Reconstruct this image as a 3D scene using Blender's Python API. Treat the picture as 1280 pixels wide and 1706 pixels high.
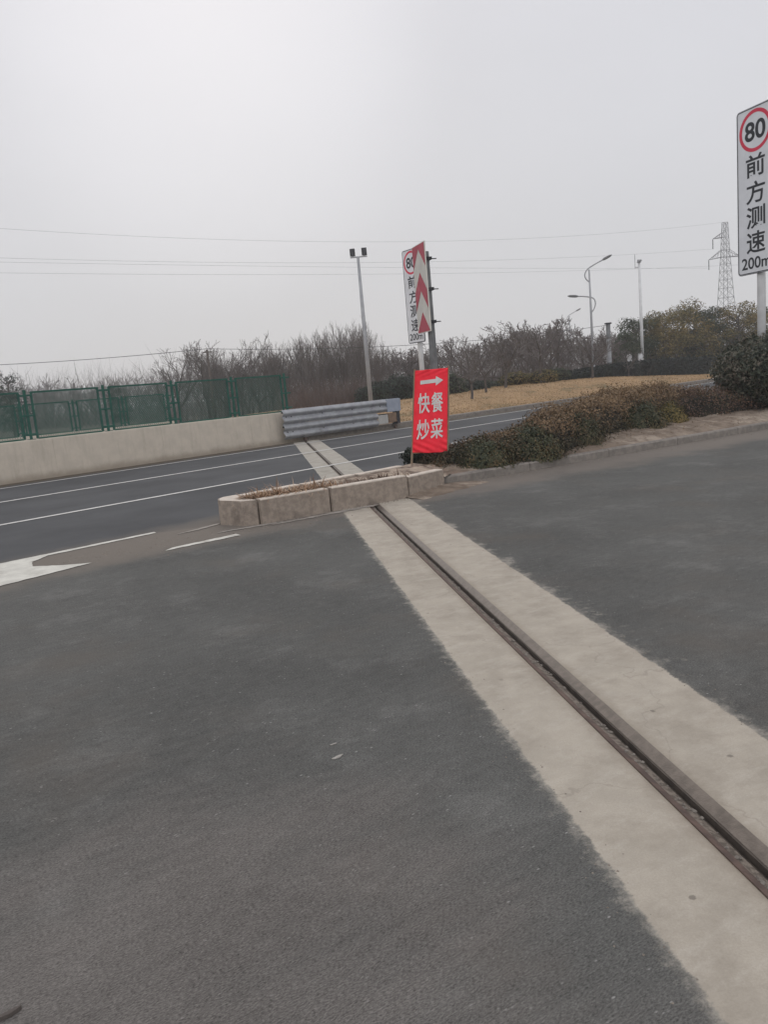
import bpy, bmesh, math, random
import numpy as np
from mathutils import Vector, Matrix
R = math.radians
for o in list(bpy.data.objects): bpy.data.objects.remove(o)
C = bpy.context.scene.collection
SC = bpy.context.scene

# ------------------------------------------------------------------ camera
cam = bpy.data.cameras.new('camera'); cam.sensor_fit = 'HORIZONTAL'; cam.sensor_width = 36; cam.lens = 36
cam.clip_start = .05; cam.clip_end = 5000
co = bpy.data.objects.new('camera', cam); C.objects.link(co); SC.camera = co
_p, _r = R(9.36), R(5.05)
f0 = Vector((0, math.cos(_p), -math.sin(_p))); r0 = Vector((1, 0, 0)); u0 = Vector((0, math.sin(_p), math.cos(_p)))
rt = r0*math.cos(_r) - u0*math.sin(_r); up = r0*math.sin(_r) + u0*math.cos(_r)
M4 = Matrix((rt, up, -f0)).transposed().to_4x4(); M4.translation = Vector((0, 0, 1.5)); co.matrix_world = M4

# ------------------------------------------------------------------ sky, sun, exposure
SUN_AZ, SUN_EL = R(-9), R(30)
sundir = Vector((math.sin(SUN_AZ)*math.cos(SUN_EL), math.cos(SUN_AZ)*math.cos(SUN_EL), math.sin(SUN_EL)))
w = bpy.data.worlds.new('World'); SC.world = w; w.use_nodes = True
nt = w.node_tree; nt.nodes.clear()
def N(nt, t, **kw):
    n = nt.nodes.new(t)
    for k, v in kw.items(): setattr(n, k, v)
    return n
sky = N(nt, 'ShaderNodeTexSky', sky_type='NISHITA', sun_disc=False, sun_elevation=SUN_EL, sun_rotation=SUN_AZ, air_density=1.5, dust_density=2.0)
b1 = N(nt, 'ShaderNodeBackground'); b1.inputs[1].default_value = .05
nt.links.new(sky.outputs[0], b1.inputs[0])
tc = N(nt, 'ShaderNodeTexCoord')
sep = N(nt, 'ShaderNodeSeparateXYZ'); nt.links.new(tc.outputs['Generated'], sep.inputs[0])
cr = N(nt, 'ShaderNodeValToRGB')      # overcast deck: the cloud layer's own colour by height above the horizon
e = cr.color_ramp.elements
e[0].position = 0.0; e[0].color = (.60, .607, .625, 1)
e[1].position = .75; e[1].color = (.80, .80, .86, 1)
m = e.new(.22); m.color = (.69, .692, .725, 1)
nt.links.new(sep.outputs['Z'], cr.inputs[0])
noi = N(nt, 'ShaderNodeTexNoise'); noi.inputs['Scale'].default_value = 2.3; noi.inputs['Detail'].default_value = 4
mpn = N(nt, 'ShaderNodeMapping'); mpn.inputs['Scale'].default_value = (1, 1, 2.2); mpn.inputs['Location'].default_value = (3.7, 1.3, .4)
nt.links.new(tc.outputs['Generated'], mpn.inputs[0]); nt.links.new(mpn.outputs[0], noi.inputs['Vector'])
mr = N(nt, 'ShaderNodeMapRange'); mr.inputs['To Min'].default_value = .95; mr.inputs['To Max'].default_value = 1.07
nt.links.new(noi.outputs[0], mr.inputs['Value'])
dt = N(nt, 'ShaderNodeVectorMath', operation='DOT_PRODUCT'); dt.inputs[1].default_value = sundir
dt.inputs[1].default_value = (math.sin(R(-9.2))*math.cos(R(21)), math.cos(R(-9.2))*math.cos(R(21)), math.sin(R(21)))
nt.links.new(tc.outputs['Generated'], dt.inputs[0])
gl = N(nt, 'ShaderNodeMapRange', interpolation_type='SMOOTHSTEP')   # the sun behind the cloud
gl.inputs['From Min'].default_value = .960; gl.inputs['From Max'].default_value = 1.0
gl.inputs['To Min'].default_value = 0; gl.inputs['To Max'].default_value = .13
nt.links.new(dt.outputs['Value'], gl.inputs['Value'])
ad = N(nt, 'ShaderNodeMath', operation='ADD'); nt.links.new(mr.outputs[0], ad.inputs[0]); nt.links.new(gl.outputs[0], ad.inputs[1])
bk = N(nt, 'ShaderNodeMapRange', interpolation_type='SMOOTHSTEP')   # extra sky brightness added behind the camera to light upright faces
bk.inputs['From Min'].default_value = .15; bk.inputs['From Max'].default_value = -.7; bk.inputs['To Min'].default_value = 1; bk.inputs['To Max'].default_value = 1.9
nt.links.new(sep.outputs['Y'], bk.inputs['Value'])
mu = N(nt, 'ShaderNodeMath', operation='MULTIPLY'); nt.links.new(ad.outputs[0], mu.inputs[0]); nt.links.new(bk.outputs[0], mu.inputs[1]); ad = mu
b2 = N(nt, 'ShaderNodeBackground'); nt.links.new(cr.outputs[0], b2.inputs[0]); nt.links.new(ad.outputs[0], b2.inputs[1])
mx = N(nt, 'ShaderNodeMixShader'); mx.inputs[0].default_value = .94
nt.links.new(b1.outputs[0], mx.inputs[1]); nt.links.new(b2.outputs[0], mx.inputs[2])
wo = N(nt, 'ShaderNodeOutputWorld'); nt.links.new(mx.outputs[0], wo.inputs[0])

sl = bpy.data.lights.new('sun', 'SUN'); sl.energy = .6; sl.angle = R(25); sl.color = (1, .95, .88)
so = bpy.data.objects.new('sun', sl); C.objects.link(so)
so.rotation_euler = (-sundir).to_track_quat('-Z', 'Y').to_euler()
SC.view_settings.view_transform = 'Standard'; SC.view_settings.look = 'None'
SC.view_settings.exposure = 0; SC.view_settings.gamma = 1
SC.cycles.volume_bounces = 6; SC.cycles.max_bounces = 12

# ------------------------------------------------------------------ helpers
class MB:
    def __init__(s): s.v = []; s.f = []; s.m = []
    def add(s, vs, fs, mi=0):
        b = len(s.v); s.v += [tuple(v) for v in vs]; s.f += [tuple(i+b for i in f) for f in fs]; s.m += [mi]*len(fs); return s
    def box(s, c, d, rz=0, mi=0, top=1.0):
        x, y, z = d[0]/2, d[1]/2, d[2]/2; cs, sn = math.cos(rz), math.sin(rz); vs = []
        for k in (-1, 1):
            q = top if k > 0 else 1
            for i, j in ((-1, -1), (1, -1), (1, 1), (-1, 1)):
                a, b = i*x*q, j*y*q; vs.append((c[0]+a*cs-b*sn, c[1]+a*sn+b*cs, c[2]+k*z))
        return s.add(vs, [(3, 2, 1, 0), (4, 5, 6, 7), (0, 1, 5, 4), (1, 2, 6, 5), (2, 3, 7, 6), (3, 0, 4, 7)], mi)
    def tube(s, P, rad, n=8, cap=True, mi=0):
        P = [Vector(p) for p in P]; rad = rad if hasattr(rad, '__len__') else [rad]*len(P)
        b = len(s.v); ref = None
        for i, p in enumerate(P):
            d = (P[min(i+1, len(P)-1)]-P[max(i-1, 0)]); d = d.normalized() if d.length > 1e-9 else Vector((0, 0, 1))
            if ref is None: ref = Vector((1, 0, 0)) if abs(d.x) < .8 else Vector((0, 1, 0))
            u = d.cross(ref); u = u.normalized() if u.length > 1e-6 else d.orthogonal().normalized()
            v = d.cross(u)
            ref = v*-1 if False else ref
            for k in range(n):
                t = 2*math.pi*k/n; q = p+(u*math.cos(t)+v*math.sin(t))*rad[i]; s.v.append(tuple(q))
        for i in range(len(P)-1):
            for k in range(n):
                k2 = (k+1) % n; s.f.append((b+i*n+k, b+i*n+k2, b+(i+1)*n+k2, b+(i+1)*n+k)); s.m.append(mi)
        if cap:
            s.f.append(tuple(b+k for k in range(n))[::-1]); s.m.append(mi)
            s.f.append(tuple(b+(len(P)-1)*n+k for k in range(n))); s.m.append(mi)
        return s
    def prism(s, poly, z0, z1, mi=0):
        n = len(poly); vs = [(x, y, z0) for x, y in poly]+[(x, y, z1) for x, y in poly]
        return s.add(vs, [tuple(range(n))[::-1], tuple(range(n, 2*n))]+[(i, (i+1) % n, n+(i+1) % n, n+i) for i in range(n)], mi)
    def build(s, name, mats, parent=None, smooth=False, bevel=0, loc=None):
        me = bpy.data.meshes.new(name); me.from_pydata(s.v, [], s.f)
        mats = mats if isinstance(mats, (list, tuple)) else [mats]
        for mt in mats: me.materials.append(mt)
        if len(mats) > 1: me.polygons.foreach_set('material_index', s.m)
        if smooth: me.polygons.foreach_set('use_smooth', [True]*len(me.polygons))
        me.update()
        o = bpy.data.objects.new(name, me); C.objects.link(o)
        if parent: o.parent = parent
        if loc: o.location = loc
        if bevel:
            b = o.modifiers.new('bevel', 'BEVEL'); b.width = bevel; b.segments = 2; b.limit_method = 'ANGLE'
        return o
def tag(o, label=None, cat=None, group=None, kind=None):
    if label: o['label'] = label
    if cat: o['category'] = cat
    if group: o['group'] = group
    if kind: o['kind'] = kind
    return o
def thing(name, loc, label, cat, rz=0, group=None):
    o = bpy.data.objects.new(name, None); C.objects.link(o); o.location = loc; o.rotation_euler = (0, 0, rz)
    o.empty_display_size = .2
    return tag(o, label, cat, group)
def copy_tree(o, parent=None):
    c = o.copy(); C.objects.link(c)
    if parent: c.parent = parent
    for ch in list(o.children): copy_tree(ch, c)
    return c

def leafcards(name, pts, nrm, size, mat, parent=None, seed=0, jitter=.9, aspect=.5, loc=None):
    """many small rhombic leaves: pts (n,3), nrm (n,3)"""
    rg = np.random.default_rng(seed); n = len(pts)
    nr = nrm + rg.normal(0, jitter, (n, 3)); nr /= np.linalg.norm(nr, axis=1)[:, None]+1e-9
    t = rg.normal(0, 1, (n, 3)); t -= nr*(t*nr).sum(1)[:, None]; t /= np.linalg.norm(t, axis=1)[:, None]+1e-9
    b = np.cross(nr, t); sz = (size*rg.uniform(.6, 1.35, n))[:, None]
    V = np.stack([pts-t*sz*.5, pts+b*sz*aspect*.5+nr*sz*.08, pts+t*sz*.5, pts-b*sz*aspect*.5+nr*sz*.08], 1).reshape(-1, 3)
    F = np.arange(4*n).reshape(-1, 4)
    me = bpy.data.meshes.new(name); me.from_pydata(V.tolist(), [], F.tolist()); me.materials.append(mat); me.update()
    o = bpy.data.objects.new(name, me); C.objects.link(o)
    if parent: o.parent = parent
    if loc: o.location = loc
    return o

# ------------------------------------------------------------------ materials
def new_mat(name):
    m = bpy.data.materials.new(name); m.use_nodes = True; nt = m.node_tree
    return m, nt, nt.nodes['Principled BSDF']
def math_(nt, op, a, b=None, c=None, clamp=False):
    n = N(nt, 'ShaderNodeMath', operation=op); n.use_clamp = clamp
    for i, q in enumerate((a, b, c)):
        if q is None: continue
        if isinstance(q, (int, float)): n.inputs[i].default_value = q
        else: nt.links.new(q, n.inputs[i])
    return n.outputs[0]
def noise(nt, vec, scale, detail=4, rough=.6, dist=0):
    n = N(nt, 'ShaderNodeTexNoise'); n.inputs['Scale'].default_value = scale; n.inputs['Detail'].default_value = detail
    n.inputs['Roughness'].default_value = rough; n.inputs['Distortion'].default_value = dist
    nt.links.new(vec, n.inputs['Vector']); return n.outputs[0]
def mapr(nt, v, a, b, c=0, d=1, smooth=True):
    n = N(nt, 'ShaderNodeMapRange')
    if smooth: n.interpolation_type = 'SMOOTHSTEP'
    for k, q in zip(('From Min', 'From Max', 'To Min', 'To Max'), (a, b, c, d)): n.inputs[k].default_value = q
    nt.links.new(v, n.inputs['Value']); return n.outputs[0]
def mixc(nt, fac, a, b, mode='MIX'):
    n = N(nt, 'ShaderNodeMix', data_type='RGBA', blend_type=mode)
    if isinstance(fac, (int, float)): n.inputs[0].default_value = fac
    else: nt.links.new(fac, n.inputs[0])
    for i, q in ((6, a), (7, b)):
        if isinstance(q, tuple): n.inputs[i].default_value = (*q, 1)
        else: nt.links.new(q, n.inputs[i])
    return n.outputs[2]
def coords(nt, scale=None, rz=0):
    t = N(nt, 'ShaderNodeTexCoord'); v = t.outputs['Object']
    if scale:
        mp = N(nt, 'ShaderNodeMapping'); mp.inputs['Scale'].default_value = scale; mp.inputs['Rotation'].default_value = (0, 0, rz)
        mp.vector_type = 'POINT'; nt.links.new(v, mp.inputs[0]); v = mp.outputs[0]
    return v
def bump(nt, bsdf, h, strength=.3, dist=.02):
    n = N(nt, 'ShaderNodeBump'); n.inputs['Strength'].default_value = strength; n.inputs['Distance'].default_value = dist
    nt.links.new(h, n.inputs['Height']); nt.links.new(n.outputs[0], bsdf.inputs['Normal'])
def mat(name, col, col2=None, scale=6, rough=.8, metal=0, bmp=.15, detail=5, lo=.35, hi=.65, col3=None, scale3=1.5, lo3=.55, hi3=.7, spec=.3):
    m, nt, p = new_mat(name); v = coords(nt)
    col2 = col2 or tuple(c*.75 for c in col)
    n1 = noise(nt, v, scale, detail); c = mixc(nt, mapr(nt, n1, lo, hi), col, col2)
    if col3:
        c = mixc(nt, mapr(nt, noise(nt, v, scale3, 6, .7), lo3, hi3), c, col3)
    nt.links.new(c, p.inputs['Base Color']); p.inputs['Roughness'].default_value = rough; p.inputs['Metallic'].default_value = metal
    p.inputs['Specular IOR Level'].default_value = spec
    if bmp: bump(nt, p, noise(nt, v, scale*4, 3), bmp, .01)
    return m
def linedist(nt, px, py, ang):
    """signed distance of the world position from a line on the ground through (px,py), direction ang (deg); + is to the left"""
    v = coords(nt); d = N(nt, 'ShaderNodeVectorMath', operation='DOT_PRODUCT'); nx, ny = -math.sin(R(ang)), math.cos(R(ang))
    d.inputs[1].default_value = (nx, ny, 0); nt.links.new(v, d.inputs[0])
    return math_(nt, 'SUBTRACT', d.outputs['Value'], nx*px+ny*py)
def leafmat(name, cols, rough=.6, tips=0, clump=2.5):
    """random tint per leaf, drifting in clumps through the plant"""
    m, nt, p = new_mat(name); g = N(nt, 'ShaderNodeNewGeometry'); v = coords(nt)
    r = math_(nt, 'ADD', math_(nt, 'MULTIPLY', g.outputs['Random Per Island'], .55), math_(nt, 'MULTIPLY', mapr(nt, noise(nt, v, clump, 2), .3, .7), .45))
    if tips:                                          # young shoots at the top of the hedge are bronze
        sz = N(nt, 'ShaderNodeSeparateXYZ'); nt.links.new(v, sz.inputs[0])
        r = math_(nt, 'ADD', math_(nt, 'MULTIPLY', r, .72), mapr(nt, sz.outputs['Z'], .25, .95, -.02, tips))
    cr = N(nt, 'ShaderNodeValToRGB'); el = cr.color_ramp.elements
    for i, c in enumerate(cols):
        pos = .12+.76*i/(len(cols)-1)
        q = el[i] if i < 2 else el.new(pos)
        q.position = pos; q.color = (*c, 1)
    nt.links.new(r, cr.inputs[0]); nt.links.new(cr.outputs[0], p.inputs['Base Color'])
    p.inputs['Roughness'].default_value = rough; p.inputs['Specular IOR Level'].default_value = .3
    return m

# asphalt of the near road: weathered grey, worn along the direction of travel, with dirt by the kerb
KA = 31.0                                            # heading of the kerb of the island (degrees)
def asphalt(name, base, grain, near=True, bed=False):
    m, nt, p = new_mat(name); v = coords(nt)
    ang = KA if near else 45
    vs = coords(nt, (.30, 1, 1), 0)
    mp = N(nt, 'ShaderNodeMapping'); mp.vector_type = 'POINT'; mp.inputs['Rotation'].default_value = (0, 0, -R(ang)); mp.inputs['Scale'].default_value = (1, 1, 1)
    nt.links.new(v, mp.inputs[0])
    mq = N(nt, 'ShaderNodeMapping'); mq.inputs['Scale'].default_value = (.42, 1, 1); nt.links.new(mp.outputs[0], mq.inputs[0]); wv = mq.outputs[0]
    n1 = noise(nt, wv, 210, 4, .8); n2 = noise(nt, wv, 26, 4, .65); n3 = noise(nt, v, .55, 4, .55); n4 = noise(nt, wv, 2.2, 5, .6)
    a = math_(nt, 'ADD', math_(nt, 'MULTIPLY', mapr(nt, n1, .33, .67, -1, 1, False), grain), math_(nt, 'MULTIPLY', mapr(nt, n2, .3, .7, -1, 1, False), grain*.22))
    a = math_(nt, 'ADD', a, math_(nt, 'MULTIPLY', mapr(nt, n3, .3, .7, -1, 1), .13)); a = math_(nt, 'ADD', a, math_(nt, 'MULTIPLY', mapr(nt, n4, .3, .7, -1, 1), .03))
    a = math_(nt, 'ADD', a, 1.0)
    col = mixc(nt, 1.0, base, a, 'MULTIPLY')
    # bound-in pale stones
    vo = N(nt, 'ShaderNodeTexVoronoi'); vo.inputs['Scale'].default_value = 62; nt.links.new(wv, vo.inputs['Vector'])
    sp = math_(nt, 'MULTIPLY', mapr(nt, vo.outputs['Distance'], .10, .24, 1, 0), mapr(nt, noise(nt, v, 17, 2), .56, .66))
    col = mixc(nt, math_(nt, 'MULTIPLY', sp, .75 if near else .1), col, (.34, .33, .31))
    if near:
        # paler scuffed and dusty patches, then a brownish film
        col = mixc(nt, math_(nt, 'MULTIPLY', mapr(nt, math_(nt, 'ADD', noise(nt, v, 1.15, 6, .72), math_(nt, 'MULTIPLY', noise(nt, wv, 9, 3), .12)), .56, .74), .6), col, mixc(nt, 1.0, (.145, .142, .132), a, 'MULTIPLY'))
        col = mixc(nt, math_(nt, 'MULTIPLY', mapr(nt, noise(nt, v, .8, 5, .6), .5, .72), .45), col, (.115, .100, .084))
        dv = N(nt, 'ShaderNodeVectorMath', operation='DISTANCE'); dv.inputs[1].default_value = (-.75, 1.75, 0); nt.links.new(v, dv.inputs[0])   # paler brownish patch at the near side
        dd = math_(nt, 'ADD', dv.outputs['Value'], math_(nt, 'MULTIPLY', mapr(nt, noise(nt, wv, 1.6, 5, .65), .25, .75, -1, 1, False), .6))
        col = mixc(nt, math_(nt, 'MULTIPLY', mapr(nt, dd, 1.5, .3), .6), col, mixc(nt, 1.0, (.152, .136, .123), a, 'MULTIPLY'))
        d = linedist(nt, .3, 10.1, KA)                # dirt washed along the foot of the kerb
        dn = math_(nt, 'ADD', d, math_(nt, 'MULTIPLY', mapr(nt, noise(nt, v, 1.3, 6, .7), .2, .8, -1, 1, False), .45))
        col = mixc(nt, math_(nt, 'MULTIPLY', mapr(nt, dn, -1.0, -.1), .75), col, (.185, .16, .135))
        g = linedist(nt, -1.9, 9.2, 40)               # dirt in the gore in front of the kerb nose
        g = math_(nt, 'ABSOLUTE', math_(nt, 'ADD', g, .22)); g = math_(nt, 'ADD', g, math_(nt, 'MULTIPLY', mapr(nt, noise(nt, v, 1.7, 6, .7), .2, .8, -1, 1, False), .35))
        col = mixc(nt, math_(nt, 'MULTIPLY', mapr(nt, g, 1.0, .25), .75), col, (.165, .145, .122))
        # concrete slurry spilled beside the track bed
        q = math_(nt, 'ADD', linedist(nt, 1.83/.989*.978, 1.83*.148, 98.5), 0)
        q = math_(nt, 'ADD', math_(nt, 'ABSOLUTE', q), math_(nt, 'MULTIPLY', mapr(nt, noise(nt, v, 3.4, 6, .75), .42, .78), -.24))
        col = mixc(nt, math_(nt, 'MULTIPLY', mapr(nt, q, .04, -.12), .75), col, (.30, .275, .235))
        q = math_(nt, 'ADD', math_(nt, 'ABSOLUTE', linedist(nt, .89*.989, .89*.148, 98.5)), math_(nt, 'MULTIPLY', mapr(nt, noise(nt, v, 11, 6, .8), .40, .78), -.085))
        col = mixc(nt, math_(nt, 'MULTIPLY', mapr(nt, q, .03, -.05), .8), col, (.32, .295, .25))
    else:
        g = linedist(nt, -1.9, 9.2, 40)               # the gore dirt runs on under the edge line
        g = math_(nt, 'ABSOLUTE', math_(nt, 'ADD', g, .22)); g = math_(nt, 'ADD', g, math_(nt, 'MULTIPLY', mapr(nt, noise(nt, v, 1.7, 6, .7), .2, .8, -1, 1, False), .35))
        col = mixc(nt, math_(nt, 'MULTIPLY', mapr(nt, g, 1.0, .25), .75), col, (.165, .145, .122))
        d = linedist(nt, -2.77, 9.09, 45)
        d = math_(nt, 'ADD', d, math_(nt, 'MULTIPLY', mapr(nt, noise(nt, v, 1.3, 6, .7), .2, .8, -1, 1, False), .3))
        col = mixc(nt, math_(nt, 'MULTIPLY', mapr(nt, d, .5, -.1), .5), col, (.16, .14, .118))
        d = linedist(nt, -2.6, 23.6, 45)
        d = math_(nt, 'ADD', d, math_(nt, 'MULTIPLY', mapr(nt, noise(nt, v, .9, 6, .7), .2, .8, -1, 1, False), .3))
        col = mixc(nt, math_(nt, 'MULTIPLY', mapr(nt, d, -.9, -.15), .9), col, (.105, .085, .062))
    if bed:                                            # cast concrete feathering raggedly out over the asphalt
        d = N(nt, 'ShaderNodeVectorMath', operation='DOT_PRODUCT'); d.inputs[1].default_value = (.989, .148, 0); nt.links.new(v, d.inputs[0])
        half = math_(nt, 'ABSOLUTE', math_(nt, 'SUBTRACT', d.outputs['Value'], 1.360))
        e1 = mapr(nt, noise(nt, v, 26, 5, .75), .25, .75, -1, 1, False); e2 = mapr(nt, noise(nt, v, 4.5, 3, .6), .25, .75, -1, 1, False)
        e3 = mapr(nt, noise(nt, wv, 90, 2, .6), .25, .75, -1, 1, False)
        half = math_(nt, 'ADD', half, math_(nt, 'ADD', math_(nt, 'ADD', math_(nt, 'MULTIPLY', e1, .011), math_(nt, 'MULTIPLY', e2, .010)), math_(nt, 'MULTIPLY', e3, .004)))
        msk = mapr(nt, half, .473, .457)
        c1 = mixc(nt, mapr(nt, noise(nt, v, 5, 6, .7), .3, .7), (.43, .386, .318), (.365, .328, .270))
        c1 = mixc(nt, math_(nt, 'MULTIPLY', mapr(nt, noise(nt, v, 2.4, 7, .74), .42, .68), .8), c1, (.290, .256, .208))
        c1 = mixc(nt, math_(nt, 'MULTIPLY', mapr(nt, noise(nt, wv, 11, 6, .75), .46, .70), .50), c1, (.47, .43, .365))
        c1 = mixc(nt, math_(nt, 'MULTIPLY', mapr(nt, noise(nt, v, 150, 3, .7), .3, .7), .28), c1, (.24, .21, .17))   # gritty wear
        vc = N(nt, 'ShaderNodeTexVoronoi', feature='DISTANCE_TO_EDGE'); vc.inputs['Scale'].default_value = .62      # hairline cracks
        dn_ = N(nt, 'ShaderNodeTexNoise'); dn_.inputs['Scale'].default_value = 3.5; dn_.inputs['Detail'].default_value = 5; nt.links.new(v, dn_.inputs['Vector'])
        av = N(nt, 'ShaderNodeVectorMath', operation='MULTIPLY_ADD'); av.inputs[1].default_value = (.5, .5, 0); nt.links.new(dn_.outputs['Color'], av.inputs[0]); nt.links.new(v, av.inputs[2]); nt.links.new(av.outputs[0], vc.inputs['Vector'])
        c1 = mixc(nt, math_(nt, 'MULTIPLY', mapr(nt, vc.outputs['Distance'], .003, .001), .22), c1, (.14, .12, .10))
        vs_ = N(nt, 'ShaderNodeTexVoronoi'); vs_.inputs['Scale'].default_value = 6.5; nt.links.new(v, vs_.inputs['Vector'])
        sp_ = math_(nt, 'MULTIPLY', mapr(nt, math_(nt, 'ADD', vs_.outputs['Distance'], math_(nt, 'MULTIPLY', e1, .05)), .09, .05), mapr(nt, noise(nt, v, 1.7, 2), .50, .58))
        c1 = mixc(nt, math_(nt, 'MULTIPLY', sp_, .8), c1, (.17, .15, .125))                                          # oil drips
        # dirt along the steel
        c1 = mixc(nt, math_(nt, 'MULTIPLY', mapr(nt, math_(nt, 'ADD', math_(nt, 'ABSOLUTE', math_(nt, 'SUBTRACT', d.outputs['Value'], 1.315)), math_(nt, 'MULTIPLY', e1, .03)), .14, .06), .45), c1, (.235, .195, .15))
        col = mixc(nt, msk, col, c1)
    nt.links.new(col, p.inputs['Base Color']); p.inputs['Roughness'].default_value = 1; p.inputs['Specular IOR Level'].default_value = .12
    bump(nt, p, n1, .30 if near else .08, .004)
    return m
M = {}
M['near_asphalt'] = asphalt('near_asphalt', (.095, .094, .087), .58)
M['far_asphalt'] = asphalt('far_asphalt', (.080, .081, .082), .10, False)
M['bed'] = asphalt('bed_concrete', (.095, .094, .087), .58, True, True)
M['farbed'] = mat('far_bed_concrete', (.35, .325, .275), (.29, .268, .225), 5, .9, bmp=.1, col3=(.24, .22, .18), scale3=1.3)
M['rust'] = mat('rusty_steel', (.135, .092, .074), (.085, .06, .05), 14, .75, .2, .3, col3=(.15, .12, .095), scale3=5)
M['railhead'] = mat('worn_rail_steel', (.155, .13, .108), (.115, .096, .08), 20, .55, .35, .2)
M['dirtd'] = mat('dark_dirt', (.11, .093, .076), (.07, .06, .05), 30, .95, bmp=.5)  # groove floor, darker than the grit beside it
M['webd'] = mat('dark_rusty_web', (.095, .078, .064), (.066, .054, .045), 14, .85, .1, .2)
M['grit'] = mat('groove_grit', (.22, .185, .15), (.12, .10, .08), 40, .95, bmp=.8, lo=.4, hi=.6)
M['line'] = mat('road_paint', (.55, .54, .505), (.44, .43, .40), 7, .7, bmp=.1, col3=(.40, .385, .35), scale3=4, lo3=.56, hi3=.75)
M['line2'] = mat('dusty_road_paint', (.58, .565, .50), (.48, .465, .41), 5, .8, bmp=.1, col3=(.29, .265, .225), scale3=3.2, lo3=.50, hi3=.72)
M['scrap'] = mat('dirty_scrap', (.34, .32, .285), (.24, .225, .20), 40, .9, bmp=.2)
M['worn'] = mat('worn_road_paint', (.31, .28, .245), (.24, .215, .185), 6, .85, bmp=.1, col3=(.18, .155, .13), scale3=5)
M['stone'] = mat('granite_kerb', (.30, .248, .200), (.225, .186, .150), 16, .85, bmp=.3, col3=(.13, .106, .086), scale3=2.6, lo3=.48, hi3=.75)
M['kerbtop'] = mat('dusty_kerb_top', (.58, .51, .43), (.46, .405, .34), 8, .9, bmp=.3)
M['kerb'] = mat('concrete_kerb', (.225, .20, .172), (.17, .152, .132), 12, .9, bmp=.3, col3=(.12, .108, .095), scale3=1.7, lo3=.5, hi3=.72)
M['soil'] = mat('dry_soil', (.20, .155, .115), (.13, .098, .072), 5, 1, bmp=.9, col3=(.33, .275, .215), scale3=1.6, lo3=.46, hi3=.68)
M['sand'] = mat('sandy_soil', (.36, .295, .225), (.24, .19, .145), 7, 1, bmp=.9, col3=(.10, .07, .05), scale3=3.2, lo3=.47, hi3=.58)
M['ground'] = mat('bare_ground', (.085, .07, .053), (.055, .048, .036), .6, 1, bmp=.3, col3=(.12, .1, .07), scale3=.15)
M['wood'] = mat('weathered_wood', (.26, .19, .125), (.19, .14, .095), 18, .85, bmp=.3)
M['galv'] = mat('galvanised_steel', (.34, .345, .355), (.26, .265, .275), 5, .55, .3, .08, col3=(.15, .148, .145), scale3=2.2, lo3=.55, hi3=.75, spec=.5)
M['galvcap'] = mat('grey_painted_plate', (.29, .315, .365), (.25, .275, .32), 4, .6, .1, .05)
M['dark'] = mat('dark_steel', (.045, .045, .048), (.03, .03, .032), 8, .6, .3, .05)
M['green'] = mat('green_painted_steel', (.018, .098, .070), (.012, .068, .050), 9, .6, 0, .08, col3=(.05, .085, .06), scale3=3, lo3=.62, hi3=.75)
M['polew'] = mat('white_painted_pole', (.60, .60, .59), (.53, .53, .52), 3, .5, 0, .03)
M['poleg'] = mat('grey_galvanised_pole', (.34, .345, .35), (.28, .285, .29), 3, .55, .2, .05)
M['polec'] = mat('dull_grey_pole', (.165, .168, .165), (.12, .122, .12), 6, .8, 0, .15)
M['signw'] = mat('sign_white_sheet', (.68, .69, .70), (.62, .63, .64), 2, .5, 0, 0, col3=(.54, .54, .53), scale3=2.6, lo3=.52, hi3=.8)
M['signb'] = mat('sign_black', (.028, .03, .034), (.024, .026, .03), 3, .6, 0, 0)
M['signr'] = mat('sign_red_ring', (.62, .045, .085), (.56, .04, .075), 3, .6, 0, 0)
M['chevr'] = mat('faded_red_sheet', (.42, .075, .10), (.37, .065, .085), 2.2, .6, 0, 0, col3=(.48, .13, .15), scale3=1.2)
M['chevw'] = mat('dull_white_sheet', (.60, .575, .51), (.53, .505, .455), 3, .6, 0, 0)
M['signback'] = mat('aluminium_back', (.35, .36, .37), None, 3, .5, .4, .02)
M['banner'] = mat('red_banner_cloth', (.80, .026, .045), (.70, .02, .036), 4, .6, 0, .05, spec=.2)
M['bannerw'] = mat('banner_white_print', (.58, .58, .55), (.50, .50, .48), 6, .6, 0, 0)
M['bark'] = mat('grey_bark', (.10, .085, .075), (.07, .06, .052), 10, .95, bmp=.3)
M['twig'] = mat('grey_twigs', (.150, .134, .122), (.115, .102, .092), 1, .95, bmp=0)
M['redtwig'] = mat('reddish_twigs', (.130, .110, .100), (.098, .082, .075), 1, .95, bmp=0)
M['brush'] = mat('brown_brush', (.125, .092, .078), (.09, .068, .058), .7, .95, bmp=0)
M['hvw'] = mat('cable', (.14, .14, .145), None, 1, .8, .2, 0)
M['hv'] = mat('pylon_steel', (.15, .152, .158), None, 1, .7, .2, 0)
M['leaf_hedge'] = leafmat('russet_hedge_leaves', [(.028, .029, .016), (.050, .044, .024), (.092, .064, .034), (.165, .102, .054), (.215, .145, .078)], .65, clump=1.6, tips=.42)
M['leaf_hedgeg'] = leafmat('green_hedge_leaves', [(.026, .032, .017), (.044, .052, .026), (.078, .072, .034), (.13, .092, .044)], .6, clump=2.4)
M['leaf_purple'] = leafmat('plum_hedge_leaves', [(.030, .024, .018), (.075, .046, .034), (.14, .078, .048), (.065, .058, .028)], .65, clump=1.6)
M['leaf_dark'] = leafmat('dark_green_leaves', [(.010, .017, .012), (.018, .028, .018), (.027, .040, .022)], .55)
M['leaf_olive'] = leafmat('olive_leaves', [(.035, .034, .012), (.095, .082, .026), (.18, .135, .042), (.23, .16, .06)], .6, clump=.5)
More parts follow.
